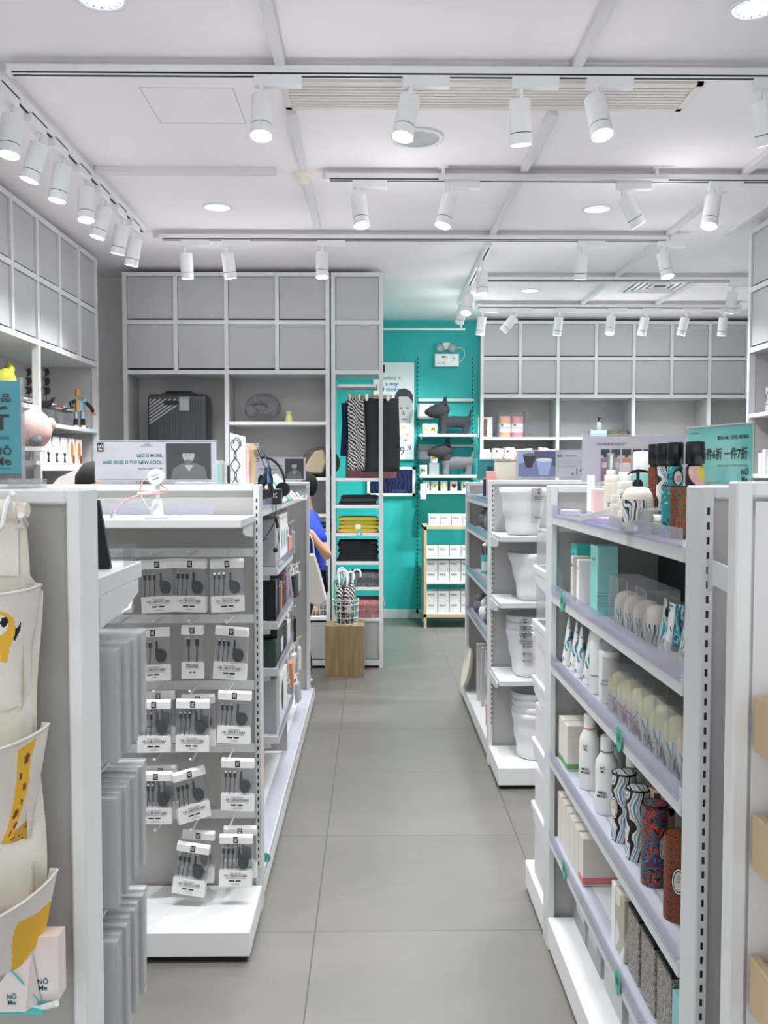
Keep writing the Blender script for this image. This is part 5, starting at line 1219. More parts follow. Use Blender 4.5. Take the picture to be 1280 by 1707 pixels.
for zz in (0,.05,.1,.14): q.tube([(-.11,-.1,zz),(.09,-.1,zz),(.09,.1,zz),(-.11,.1,zz),(-.11,-.1,zz)],.003,'white_plastic',5)
for k in range(8): q.tube([(-.11+.0285*k,-.1,0),(-.11+.0285*k,-.1,.14)],.002,'white_plastic',5)
q.build('wire', t); MB().blob((-.04,0,.05),(.05,.06,.045),'peach').blob((.04,0,.05),(.04,.06,.045),'grey_cloth').build('rolled_cloth', t)

# hanging cloth and folded garments in the narrow cabinet
t = thing('hanging_rail','white wire hanging shelf high in the narrow cabinet','rail',(bp(595,0,7.3).x,7.28,2.20)); q = MB()
q.box(-.155,.155,-.19,-.18,-.01,.01,'white_metal').box(-.155,.155,.10,.11,-.01,.01,'white_metal').box(-.16,-.15,-.19,.11,-.01,.01,'white_metal').box(.15,.16,-.19,.11,-.01,.01,'white_metal')
for k in range(8): q.cyl((-.14,-.16+.034*k,0),(.14,-.16+.034*k,0),.004,'white_metal',n=8)
q.build('wire_shelf', t)
def drape(name, label, px0, px1, py0, py1, Y, m_, hanger=True, wav=.008):
    a = at(px0,py0,Y); b_ = at(px1,py1,Y); cx = (a.x+b_.x)/2; w_ = b_.x-a.x; h = a.z-b_.z
    t = thing(name,label,'textile',(cx,Y,b_.z)); q = MB()
    q.grid(lambda u,v: (-w_/2+w_*u+.004*math.sin(v*5), wav*math.sin(u*9+v*2), h*v), 14, 12, m_); o = q.build('cloth', t)
    s_ = o.modifiers.new('t','SOLIDIFY'); s_.thickness = .022
    if hanger:
        q = MB(); q.box(-w_*.55,w_*.3,-.008,.008,h+.006,h+.024,'wood_hanger').build('hanger_bar', t); q = MB(); q.tube([(-.06,0,h+.02),(-.06,0,h+.055),(-.05,0,h+.07),(-.045,0,h+.06)],.0025,'steel',6); q.build('hanger_hook', t)
        MB().box(-w_*.42,-w_*.34,-.018,.018,h-.02,h+.03,'steel').build('clip', t); MB().box(w_*.16,w_*.24,-.018,.018,h-.02,h+.03,'steel').build('clip', t)
drape('hanging_rug','black and white zigzag patterned cloth on the cabinet rail',580,607,664,784,7.16,'zigzag')
drape('hanging_towel','dark charcoal towel clipped on a wooden hanger',604,665,664,786,7.20,'charcoal_cloth')
drape('hanging_towel','pink fringed throw hanging behind the charcoal towel',576,660,668,797,7.26,'pink_fur',False)
drape('hanging_towel','navy and green towel edge at the cabinet inner side',570,584,672,760,7.22,'navy',False)
def folded(label, px, zz, n, th, w_, m_, name='folded_garment', fringe=False, mats=None):
    for k in range(n):
        t = thing(name, label % ORD[k] if '%s' in label else label, 'textile', (at(px,0,7.24).x+.004*((k*37)%5-2), 7.22, zz+.002+k*th), 0, 'folded textiles at height %.2f' % zz)
        t['group'] = 'folded textiles in the narrow cabinet'
        m2 = mats[k] if mats else m_
        q = MB(); d_ = .13
        def sec(u, v, w2=w_, th2=th):
            a = 2*math.pi*u; r1 = abs(math.cos(a))**.35*math.copysign(1,math.cos(a)); r2 = abs(math.sin(a))**.6*math.copysign(1,math.sin(a))
            return (r1*w2/2*(1+.02*math.sin(v*7+k)), -d_+v*2*d_, th2/2+r2*th2*.47)
        q.grid(sec, 24, 6, m2); q.add([sec(i/24,0) for i in range(24)],[tuple(range(24))],m2).add([sec(i/24,1) for i in range(24)],[tuple(range(24))[::-1]],m2)
        if fringe:
            for j in range(30):
                x_ = -w_/2+w_*j/29; q.tube([(x_,-d_,th/2),(x_+random.uniform(-.008,.008),-d_-.02,th*.2),(x_+random.uniform(-.01,.01),-d_-.022,-.006)],[.004,.003,.001],m2,4)
        q.build('folded_fabric', t)
folded('dark folded jeans, %s from the bottom under the hanging cloth',597,1.276,3,.024,.29,'black_cloth',mats=('black_cloth','charcoal_cloth','black_cloth'))
folded('mustard and green folded garment, %s from the bottom',597,1.058,4,.030,.31,'mustard_cloth',mats=('mustard_cloth','mustard_cloth','olive','mustard_cloth'))
folded('black folded garment in the tall black pile, %s from the bottom',596,.835,7,.022,.31,'black_cloth')
folded('grey fluffy folded throw, %s from the bottom',607,.635,2,.055,.27,'grey_cloth',fringe=True)
folded('pink fluffy folded throw, %s from the bottom',607,.393,3,.045,.29,'pink_fur',fringe=True)
t = thing('swing_tag','white and teal paper tags hanging from the mustard garments','tag',(bp(597,0,7.04).x,7.05,1.05)); MB().box(-.025,.015,-.002,0,.04,.075,'paper').build('white_tag', t); MB().box(-.015,.02,-.003,-.001,-.03,.03,'teal_card').disc(.002,.0,.01,.01,-.004,-.003,'paper').build('teal_tag', t)

# pedestal with umbrella basket
px_, Yp = at(573,0,6.86).x, 6.88
t = thing('wooden_pedestal','plain oak block pedestal in front of the narrow cabinet','pedestal',(px_,Yp-.0,0)); MB().box(-.146,.146,-.13,.13,0,.383,'wood_oak').build('block', t, bevel=.002)
t = thing('wire_umbrella_basket','round white wire basket on the oak pedestal','basket',(px_+.005,Yp,.384)); q = MB(); rb = .088
for zz in (.003,.05,.10,.15,.185):
    r_ = rb+.012*zz/.185; q.tube([(r_*math.cos(R(a)),r_*math.sin(R(a)),zz) for a in range(0,361,20)],.0035,'white_plastic',6)
for k in range(16):
    a = R(k*22.5); q.tube([(rb*math.cos(a),rb*math.sin(a),.003),((rb+.012)*math.cos(a),(rb+.012)*math.sin(a),.185)],.0025,'white_plastic',5)
q.build('wire', t); MB().box(.01,.045,-.105,-.102,.09,.15,'paper_shade').build('price_tag', t)
def umbrella(label, dx, dy, hm, bm, h, rz, lean):
    t = thing('folded_umbrella', label, 'umbrella', (px_+.005+dx, Yp+dy, .392), rz, 'umbrellas in the wire basket'); t.rotation_euler = (R(lean[0]), R(lean[1]), rz)
    MB().lathe([(.004,.0),(.014,.03),(.024,.15),(.022,h-.16),(.014,h-.12),(.006,h-.10)],(0,0,0),bm,12,f=lambda a,z:1+.18*math.sin(5*a+z*20)).build('canopy', t)
    q = MB(); q.tube([(0,0,h-.12),(0,0,h-.035)]+[(.028-.028*math.cos(R(a)),0,h-.035+.03*math.sin(R(a))) for a in range(0,181,20)]+[(.056,0,h-.06)],.0075,hm,8); q.build('hook_handle', t)
for i,(dx,dy,hm,bm,h,rz,ln) in enumerate(((-.03,-.03,'white_plastic','zigzag',.40,R(10),(-3,-3)),(0,.02,'white_plastic','grey_cloth',.415,R(-160),(2,0)),(.03,-.02,'white_plastic','zigzag',.41,R(-10),(-3,4)),(.05,.03,'white_plastic','grey_cloth',.40,R(200),(0,5)),(.01,-.05,'white_plastic','zigzag',.39,R(20),(-4,2)),(-.055,0,'mint_green','mint_green',.33,R(0),(0,-6)),(.02,.055,'mint_green','mint_green',.34,R(-30),(0,1)),(.065,.0,'mint_green','mint_green',.40,R(120),(0,6)),(-.05,.05,'white_plastic','navy',.38,R(170),(4,-6)))):
    umbrella('%s umbrella with %s handle, %s in the basket' % ({'zigzag':'striped','grey_cloth':'grey','mint_green':'mint green','navy':'dark blue'}[bm], 'mint' if hm=='mint_green' else 'white', ORD[i]), dx, dy, hm, bm, h, rz, ln)

# ---------------------------------------------------------------- teal wall goods
YT = YW-.016
def wallpt(px, py): return at(px, py, YT)
a, b_ = wallpt(622,604), wallpt(690,735)
t = thing('portrait_poster','tall white poster with a grey portrait of a man, partly covered','poster',((a.x+b_.x)/2,YT,b_.z)); w_ = b_.x-a.x; h = a.z-b_.z
MB().box(-w_/2,w_/2,0,.008,0,h,'paper').build('board', t)
q = MB(); q.text('camera is', .055, (-.03,-.001,h*.80), 'text_teal'); q.text('a way\nof thinking', .058, (-.02,-.001,h*.69), 'blue', bold=True); q.box(-w_/2+.01,-w_/2+.12,-.001,0,h*.87,h*.97,'text_black')
q.prism([(-.09,.0),(.205,.0),(.205,.12),(.17,.2),(.02,.2),(-.09,.1)],-.001,0,'photo_mid').disc(.105,.315,.095,.185,-.0016,0,'photo_light').prism([(.0,.36),(.012,.47),(.05,.53),(.11,.545),(.17,.52),(.20,.47),(.205,.36),(.185,.42),(.15,.46),(.06,.46),(.02,.42)],-.0022,0,'photo_dark')
q.prism([(.03,.19),(.10,.11),(.17,.19),(.13,.13),(.10,.02),(.06,.12)],-.0024,0,'photo_dark').disc(.075,.34,.016,.008,-.0026,0,'photo_dark').disc(.145,.34,.016,.008,-.0026,0,'photo_dark').prism([(.10,.32),(.12,.27),(.09,.27)],-.0026,0,'photo_mid').disc(.108,.225,.032,.009,-.0026,0,'photo_mid'); q.build('portrait_print', t)
a, b_ = wallpt(636,706), at(690,766,YT-.03)
t = thing('price_poster','white price poster with small mugs below the portrait','poster',((a.x+b_.x)/2,YT-.03,b_.z)); w_ = b_.x-a.x; h = a.z-b_.z
MB().box(-w_/2,w_/2,0,.006,0,h,'paper').build('board', t); q = MB(); q.text('9', .12, (.045,-.001,.085), 'text_black').text('.9', .07, (.115,-.001,.115), 'text_black').text('¥',.03,(.0,-.001,.07),'text_black')
for k,(x_,z_,m_) in enumerate(((.0,.29,'red'),(.06,.33,'mustard'),(.10,.26,'orange'),(.02,.22,'pink'),(.08,.20,'red'))): q.box(x_-.02,x_+.02,-.001,0,z_-.02,z_+.02,'paper_shade').disc(x_,z_,.012,.012,-.0015,0,m_,8)
q.build('print', t)
a, b_ = wallpt(612,778), wallpt(692,827)
t = thing('wall_screen','white framed screen showing a dark blue forest','screen',((a.x+b_.x)/2,YT,b_.z)); w_ = b_.x-a.x; h = a.z-b_.z
q = MB(); q.box(-w_/2,w_/2,-.03,.01,0,.03,'white_plastic').box(-w_/2,w_/2,-.03,.01,h-.03,h,'white_plastic').box(-w_/2,-w_/2+.03,-.03,.01,0,h,'white_plastic').box(w_/2-.03,w_/2,-.03,.01,0,h,'white_plastic').build('frame', t)
q = MB(); q.box(-w_/2+.03,w_/2-.03,-.02,0,.03,h-.03,'night_forest').text('MOLTSBOREN', .022, (.08,-.021,.055), 'blue').build('screen', t)
p = wallpt(744,612)
t = thing('emergency_light','white emergency light box with two round lamps on the teal wall','emergency light',(p.x,YT,p.z))
MB().box(-.125,.125,-.06,.01,0,.13,'white_plastic').build('battery_box', t, bevel=.006); q = MB(); q.box(-.05,-.02,-.062,-.06,.09,.105,'dark_grey').box(-.018,.01,-.062,-.06,.09,.105,'mustard').disc(-.035,.035,.012,.012,-.063,-.06,'grey_plastic').box(.045,.09,-.062,-.06,.05,.11,'paper').disc(.068,.085,.008,.005,-.063,-.062,'text_black').box(-.1,-.06,-.062,-.06,.03,.034,'text_grey').build('front_plate', t)
for s_ in (-1,1): MB().lathe([(0,0),(.036,.004),(.046,.02),(.046,.05)],(0,0,0),'clear_frost',20).lathe([(.02,.045),(.028,.05)],(0,0,0),'chrome',16).xf(Matrix.Translation((s_*.065-.005,-.075,.19)) @ Matrix.Rotation(R(-90),4,'X')).build('lamp_head', t)
MB().box(-.035,.035,-.02,.012,.18,.25,'white_plastic').build('bracket', t); MB().tube([(.10,-.01,.20),(.15,-.005,.20),(.185,-.005,.17),(.19,-.005,.12),(.165,-.005,.07),(.13,-.01,.05)],.004,'white_plastic',6).build('cable', t)
def dog(label, px, Y, zb, m1, m2):
    x = at(px,0,Y).x; t = thing('plush_dog',label,'plush toy',(x,Y,zb)); s_ = 1.0
    q = MB(); q.tube([(-.09,0,.11),(0,0,.125),(.11,0,.12),(.15,0,.13)],[.055,.062,.062,.045],m1,14).blob((-.09,0,.11),(.055,.06,.065),m1).blob((.14,0,.125),(.05,.055,.06),m1)
    q.tube([(.15,0,.14),(.175,0,.19),(.185,0,.25)],[.025,.016,.006],m1,10); q.build('body', t)
    for (x_,y_) in ((-.10,-.035),(-.10,.035),(.13,-.035),(.13,.035)): MB().tube([(x_,y_,.10),(x_,y_,.05),(x_-.006,y_,.006)],[.036,.032,.034],m1,12).build('leg', t)
    q = MB(); q.tube([(-.085,0,.14),(-.105,0,.20)],[.05,.055],m2,12); q.tube([(-.27,0,.225),(-.235,0,.225),(-.17,0,.235),(-.10,0,.245),(-.065,0,.25)],[.03,.055,.072,.075,.045],m2,16).blob((-.27,0,.225),(.02,.03,.03),m2).blob((-.06,0,.25),(.03,.045,.045),m2); q.build('head', t)
    for y_ in (-.03,.03): MB().prism([(-.115,.30),(-.055,.29),(-.068,.385),(-.09,.375)],y_-.012,y_+.012,m2).build('ear', t, bevel=.006)
dog('dark charcoal plush dog on the upper wall shelf',757,9.33,1.916,'plush_dark','plush_dark')
dog('grey plush dog with corduroy head on the middle wall shelf',762,9.33,1.501,'plush_grey','plush_dark')
def mug():
    t = thing('mug','x','mug',(0,0,0)); MB().lathe([(.034,0),(.038,.004),(.039,.098),(.037,.1),(.035,.098),(.034,.01),(0,.008)],(0,0,0),'white_plastic',22).build('cup', t)
    return t
K = Kind(mug())
def mug_at(px, py, Y, label, deco):
    p_ = at(px,py,Y); t = dup(K.r, (p_.x,Y,p_.z), label, group='mugs on the teal wall shelves') if K.used else K.put((p_.x,Y,p_.z), label, group='mugs on the teal wall shelves')
    q = MB(); y = -.042
    if deco == 'dog': q.prism([(-.022,.025),(-.012,.025),(-.012,.04),(.008,.04),(.008,.025),(.018,.025),(.018,.055),(.022,.065),(-.008,.058),(-.012,.075),(-.026,.066),(-.022,.055)],y,y+.003,'yellow')
    if deco == 'heart': q.prism([(0,.025),(.024,.055),(.020,.074),(.008,.077),(0,.068),(-.008,.077),(-.020,.074),(-.024,.055)],y,y+.003,'red')
    if deco == 'tree': q.prism([(-.02,.04),(.02,.04),(.012,.055),(.015,.055),(0,.085),(-.015,.055),(-.012,.055)],y,y+.003,'blue').box(-.004,.004,y,y+.003,.02,.04,'blue')
    if deco == 'clip': q.tube([(.015,y,.07),(-.012,y,.04),(-.018,y,.05),(.008,y,.08),(.018,y,.066),(-.008,y,.034)],.002,'blue',5)
    if deco: q.build('decoration', t)
    if deco in (None, 'tree'): MB().tube([(.0,-.038,.08),(.0,-.062,.075),(0,-.062,.03),(0,-.038,.025)],.005,'white_plastic',7).build('handle', t)
    return t
for px,Y,z_,d_,lb in ((711,9.27,1.916,'dog','mug with yellow dog before the charcoal plush, beside the wall standard'),(724,9.27,1.916,'dog','second mug with yellow dog before the charcoal plush'),
    (707,9.27,1.501,'dog','yellow dog mug standing on the middle wall shelf'),(725,9.33,1.625,'dog','yellow dog mug raised on a clear block'),
    (712,9.3,1.336,'tree','mug with blue tree in the lowest row'),(726,9.3,1.336,'clip','mug with blue paperclip in the lowest row'),(742,9.3,1.336,None,'plain white mug in the middle of the lowest row'),(759,9.3,1.336,'heart','mug with red heart in the lowest row'),(778,9.3,1.336,'dog','mug with yellow dog at the end of the lowest row')):
    mug_at(px, at(px,0,Y) and 0, Y, lb, d_); o_ = None
    # rest it on its shelf
    COL.objects[-1].parent.location.z = z_ if COL.objects[-1].parent else z_
for px,zb,m_,lb in ((712,2.075,'pink_light','pink checked folded cloth above the yellow dog mugs'),(712,1.64,'plush_grey','grey checked folded cloth above the middle mug')):
    p_ = at(px,0,9.36); t = thing('folded_cloth',lb,'cloth',(p_.x,9.38,zb)); MB().box(-.09,.09,-.06,.06,0,.15,m_).build('cloth', t, bevel=.02)
    MB().box(-.02,.02,.06,.11,.12,.14,'steel').build('wall_hook', t)
carton('clear_block','clear block under the raised mug','block',(at(725,0,9.33).x,9.33,1.502),(.10,.08,.12),'clear_frost')
t = thing('price_card','tall white price card hanging over the mug row','card',(at(707,0,9.16).x,9.17,at(707,832,9.16).z)); MB().box(-.028,.028,0,.003,0,.155,'paper').build('card', t); MB().text('9.9',.016,(0,-.001,.05),'text_black').text('MUG',.012,(0,-.001,.13),'text_teal').build('print', t)
# candle boxes
def candle():
    t = thing('candle_box','x','box',(0,0,0)); MB().box(-.053,.053,-.05,.05,0,.105,'paper').build('carton', t, bevel=.001)
    MB().text('BÖRLIG',.017,(-.012,-.0508,.074),'text_black',bold=True).box(-.035,.015,-.0506,-.05,.062,.064,'text_grey').disc(-.035,.012,.003,.003,-.0508,-.05,'text_black',8).disc(.038,.012,.004,.004,-.0508,-.05,'text_black',8).build('print', t)
    return t
K = Kind(candle())
for (zb, n_, nm) in ((1.006,1,'on the stand top'),(.701,1,'on the upper shelf'),(.451,2,'on the middle shelf'),(.146,2,'on the bottom shelf')):
    for r_ in range(n_):
        for c_ in range(4):
            for dd in range(2):
                K.put((.585+.113*c_+(.02 if zb > 1 else 0), 8.96+.115*dd, zb+.1055*r_), 'white candle box %s, %s column from the standard%s, %s' % (nm, ORD[c_], ', lower' if n_ == 2 and r_ == 0 else (', upper' if n_ == 2 else ''), 'front' if dd == 0 else 'behind'), group='white candle boxes')
# ---------------------------------------------------------------- far cabinet goods
def fb(px, Y=9.42): return at(px,0,Y).x
t = thing('photo_frame','white framed autumn photo on the far cabinet shelf','picture frame',(fb(813),9.45,1.886)); MB().box(-.075,.075,0,.015,0,.21,'white_plastic').build('frame', t); MB().box(-.065,.02,-.002,0,.01,.195,'photo_autumn').build('photo', t)
t = thing('towel_box','clear box holding a peach and a rose towel roll','towel box',(fb(856),9.42,1.886)); MB().box(-.14,.14,-.1,-.099,0,.265,'clear').box(-.14,-.139,-.1,.1,0,.265,'clear_frost').box(.139,.14,-.1,.1,0,.265,'clear_frost').box(-.14,.14,-.1,.1,.264,.265,'clear_frost').build('clear_case', t)
for s_,m_ in ((-1,'peach'),(1,'rose')):
    o_ = MB().cyl((s_*.066,0,.004),(s_*.066,0,.215),.062,m_,n=24).build('towel_roll', t); q = MB(); q.cyl((s_*.066,0,.05),(s_*.066,0,.14),.0635,'paper',n=24).box(s_*.066-.045,s_*.066-.025,-.067,-.063,.118,.136,'text_black').text('BADHANDDUK',.012,(s_*.066,-.066,.095),'text_black',bold=True).text('A B C',.01,(s_*.066-.01,-.066,.06),'text_grey').build('paper_band', o_)
for k,px in enumerate((815,832,852,869,885,908,925)):
    t = thing('towel_bundle','small banded towel pack in the far white baskets, %s from the teal wall' % ORD[k],'towel',(fb(px,9.36),9.36,1.641),R((k*37)%20-10),'banded towel packs in baskets')
    MB().box(-.05,.05,-.06,.06,0,.09+.01*(k%3),('cream','paper_shade','pink_light','peach','paper_shade','pink_light','cream')[k]).build('towel', t, bevel=.015)
    q = MB(); q.box(-.046,.046,-.064,.064,.05,.12+.01*(k%3),'paper').box(-.035,-.015,-.066,-.064,.09,.11,'text_black').xf(Matrix.Rotation(R((k*53)%14-7),4,'Y')); q.build('paper_band', t)
q0 = MB()
for zz in (0,.04,.08): q0.tube([(-.40,-.09,zz),(.38,-.09,zz)],.003,'white_plastic',5)
for k in range(30): q0.tube([(-.40+.0269*k,-.09,0),(-.40+.0269*k,-.09,.08)],.0015,'white_plastic',4)
one(q0,'wire_tray','low white wire tray before the banded towels','tray',(fb(868,9.36),9.37,1.641))
t = thing('folded_towel','blue folded towels on the far cabinet shelf','towel',(fb(955,9.4),9.4,1.641)); MB().box(-.15,.05,-.1,.1,0,.055,'blue_towel').build('towel', t, bevel=.02); MB().box(.06,.16,-.1,.1,0,.06,'blue_towel').build('towel', t, bevel=.02)
t = thing('block_stand','pale blue display block under the small pump bottle','block',(fb(1003),9.42,1.886)); MB().box(-.085,.085,-.06,.06,0,.075,'bin_blue').build('block', t, bevel=.003)
t = thing('pump_bottle','small far pump bottle on the pale blue block','bottle',(fb(1005),9.42,1.962)); MB().lathe([(.03,0),(.032,.01),(.032,.07),(.012,.088)],(0,0,0),'waves_print',20).build('body', t); MB().cyl((0,0,.088),(0,0,.125),.008,'black_plastic').box(-.006,.035,-.005,.005,.122,.13,'black_plastic').build('pump', t)
for px,m_,lb in ((1027,'green_leaf','dark green decorative moss ball'),(1046,'taupe','brownish decorative moss ball')):
    t = thing('moss_ball',lb+' on the far shelf','decoration',(fb(px),9.42,1.886)); MB().blob((0,0,.035),(.075,.06,.038),m_,16,.12).build('ball', t)
t = thing('hat','beige brimmed hat shape peeking over the teal sign','hat',(fb(1186),9.42,1.886)); MB().lathe([(.12,0),(.11,.01),(.07,.02),(.06,.09),(0,.10)],(0,0,0),'sand_cloth',24).build('crown', t)
# ---------------------------------------------------------------- wall cabinet goods (side with the toys)
def lw(px, py, x): # point on the plane of that x
    d = RM @ Vector(((px-640)/F, (853.5-py)/F, -1)); return CAM + d*((x-CAM.x)/d.x)
p = lw(132,712,-2.06)
t = thing('wooden_robot','wooden jointed toy robot with blue and black plates','toy robot',(p.x,p.y,1.836)); t.scale = (.72,.72,.75); q = MB()
def RB(n, *a): 
    q = MB(); q.box(*a[:6], a[6]); return q.build(n, t, bevel=.003)
for s_ in (-1,1):
    o_ = MB().box(s_*.035-.018,s_*.035+.018,-.02,.02,0,.09,'black_plastic').box(s_*.035-.02,s_*.035+.02,-.03,.02,0,.03,'cream').build('foot', t, bevel=.003); MB().box(s_*.03-.012,s_*.03+.012,-.018,.018,.09,.16,'wood_hanger').box(s_*.03-.014,s_*.03+.014,-.022,-.018,.095,.15,'cyan_toy').build('leg', t, bevel=.003)
MB().box(-.03,.03,-.02,.02,.16,.26,'wood_hanger').box(0,.03,-.024,-.02,.17,.25,'cyan_toy').build('torso', t, bevel=.003)
MB().box(-.03,.015,-.022,.022,.30,.37,'wood_hanger').build('head', t, bevel=.005)
MB().tube([(-.03,0,.26),(-.08,0,.235),(-.07,-.02,.19)],.018,'black_plastic',8).tube([(.03,0,.27),(.06,0,.255),(.12,0,.20),(.14,0,.16)],.018,'black_plastic',8).blob((.15,0,.15),(.02,.02,.02),'wood_hanger').blob((.05,-.018,.262),(.025,.01,.02),'cyan_toy').build('arm', t)
for o_ in kids(t): pass
t.rotation_euler = (0,0,R(35))
for i,(px,lb) in enumerate(((88,'grey toy spaceship model on a clear stand'),(107,'grey and red toy racer on a clear stand'))):
    p = lw(px,712,-2.10); t = thing('toy_vehicle',lb,'toy',(p.x,p.y,1.836)); MB().box(-.05,.05,-.05,.05,.004,.10,'clear').box(-.05,.05,-.05,.05,0,.004,'clear_frost').build('stand', t)
    q = MB(); q.box(-.03,.03,-.10,.10,.104,.13,'dark_grey').box(-.06,.06,-.04,.03,.108,.118,'grey_plastic').blob((0,.02,.135),(.025,.05,.018),'steel').box(-.012,.012,-.105,-.05,.13,.145,'red' if i else 'dark_grey').build('model', t, bevel=.004)
p = lw(62,690,-2.16)
p = lw(63,690,-2.08); t = thing('model_ship','black masted model sailing ship on the toy shelf','model ship',(p.x,p.y,1.926)); t.rotation_euler = (0,0,R(38)); t.scale = (.55,.75,.78); MB().box(-.15,.15,-.07,.07,-.115,0,'clear').build('display_block', t)
q = MB(); q.prism([(-.16,.035),(-.12,0),(.11,0),(.17,.06),(.19,.10),(.12,.065),(-.08,.06),(-.17,.09)],-.035,.035,'black_plastic').build('hull', t, bevel=.006)
for k,(x_,h) in enumerate(((-.10,.32),(0,.40),(.10,.33))):
    q = MB(); q.cyl((x_,0,.06),(x_,0,h),.004,'black_plastic',n=8)
    for j in range(3):
        z_ = .11+(h-.11)*j/3; q.grid(lambda u,v: (x_+.02*math.sin(math.pi*v)-.005,-.075*(1-.12*j)+u*.15*(1-.12*j),z_+v*((h-.11)/3-.012)),6,4,'taupe' if j == 0 else 'black_plastic')
        q.cyl((x_,-.08,z_+(h-.11)/3-.01),(x_,.08,z_+(h-.11)/3-.01),.003,'black_plastic',n=6)
    q.build('mast_and_sail', t)
MB().box(-.15,.15,-.05,.05,-.0,.002,'dark_grey').cyl((0,0,0),(0,0,.02),.01,'dark_grey').build('stand', t)
t = thing('silver_model_car','small silver model at the foot of the sailing ship','toy',(lw(52,690,-2.05).x,lw(52,690,-2.05).y-.1,1.926)); MB().blob((0,0,.03),(.04,.08,.025),'chrome',14).box(-.03,.03,-.07,.07,0,.018,'black_plastic').build('body', t)
t = thing('plush_leaf','olive green plush toy peeking over the teal sign','plush toy',(lw(5,620,-2.15).x,lw(5,620,-2.15).y,1.921)); MB().blob((0,0,.115),(.08,.12,.10),'olive',16,.08).build('body', t); MB().tube([(0,.02,.15),(.02,.05,.22),(.01,.06,.26)],[.04,.03,.008],'olive',10).build('ear', t)
t = thing('plush_pig','pink fluffy plush pig with grey snout lying on the shelf edge','plush toy',(lw(66,712,-1.92).x,lw(66,712,-1.92).y,1.72))
t.location = lw(64,716,-1.93)
MB().blob((-.02,-.02,0),(.10,.12,.115),'plush_pink',22,.02).build('body', t); MB().blob((.02,-.10,-.07),(.04,.035,.04),'plush_grey',14).build('snout', t); MB().blob((.06,.03,.03),(.03,.04,.04),'pink',12).build('ear', t)
MB().box(-.15,.06,-.12,.12,-.125,-.10,'white_metal').build('display_tray', t)
for i in range(6):
    Y = 5.56+.15*i; t = thing('toy_box','white toy box with small figure drawing, %s from the cabinet post' % ORD[i],'box',(-2.05,Y,1.566),R(90),'toy boxes with drawings')
    MB().box(-.055,.055,-.03,.10,0,.19,'paper' if i < 4 else 'cream').build('carton', t, bevel=.001)
    q = MB()
    if i < 4: q.tube([(0,-.031,.03),(0,-.031,.09)],.006,'text_black',5).tube([(-.02,-.031,.08+.01*(i%2)),(0,-.031,.06),(.02,-.031,.085)],.004,'text_black',5).tube([(-.015,-.031,.03),(0,-.031,.05),(.015,-.031,.03)],.005,'text_black',5).blob((0,-.031,.05),(.016,.001,.014),'text_black',8).box(-.045,-.043,-.031,-.03,.12,.17,'text_grey')
    else: q.disc(0,.11,.03,.06,-.031,-.03,'orange').disc(.03,.05,.02,.03,-.032,-.03,'brown_spot')
    q.build('drawing', t)
for i in range(4):
    t = thing('storage_box','dark gift box on the lower toy shelf, %s from the post' % ORD[i],'box',(-2.12,5.45+.2*i,1.202),0,'dark boxes lower toy shelf'); MB().box(-.1,.1,-.09,.09,0,.24,'dark_grey').build('body', t, bevel=.003)
for i in range(3):
    t = thing('storage_box','grey box with white label below the plush pig, %s from the post' % ORD[i],'box',(-2.12,5.34-.22*i,1.602),0,'grey boxes below the pig'); MB().box(-.1,.1,-.09,.09,0,.20,'panel_grey').build('body', t, bevel=.003); MB().box(.1002,.101,-.05,.05,.03,.12,'paper').box(.1005,.1015,.0,.02,.05,.16,'teal_card').build('label', t)
# ---------------------------------------------------------------- tall cabinet near the trays
for Y,z_,lb in ((5.55,1.901,'upper'),(5.2,1.901,'second upper')):
    t = thing('picture_box','white and purple picture box on the %s shelf of wall side cabinet' % lb,'box',(2.54,Y,z_)); MB().box(-.09,.09,-.13,.13,0,.16,'photo_noise').build('carton', t, bevel=.002)
for i,(Y,w_,h,m_) in enumerate(((5.70,.04,.13,'paper'),(5.64,.04,.15,'paper'),(5.57,.035,.12,'paper_shade'),(5.38,.13,.22,'photo_red'),(5.2,.13,.2,'photo_red'))):
    t = thing('toiletry_box','%s small box on the wall side cabinet below the picture box' % ('first white','second white','grey white','red flowered','second red flowered')[i],'box',(2.46,Y,1.521)); MB().box(-.03,.03,-w_/2,w_/2,0,h,m_).build('carton', t, bevel=.001)
# trays' goods
for k,(z_,m_,lb) in enumerate(((1.121,'clear_frost','clear packed lace goods in the upper wooden tray'),(.941,'clear_frost','clear jars in the middle wooden tray'),(.721,'black_plastic','dark packed goods in the lower wooden tray'))):
    t = thing('packed_goods',lb,'pack',(.66,1.22,z_)); 
    for j in range(3): MB().box(-.06,-.01,-.09+.07*j-.03,-.09+.07*j+.03,0,.10-.004*j,m_).build('pack', t, bevel=.002)
    if k == 2: MB().disc(-.04,.06,.012,.012,-.13,-.128,'red').build('red_print', t)
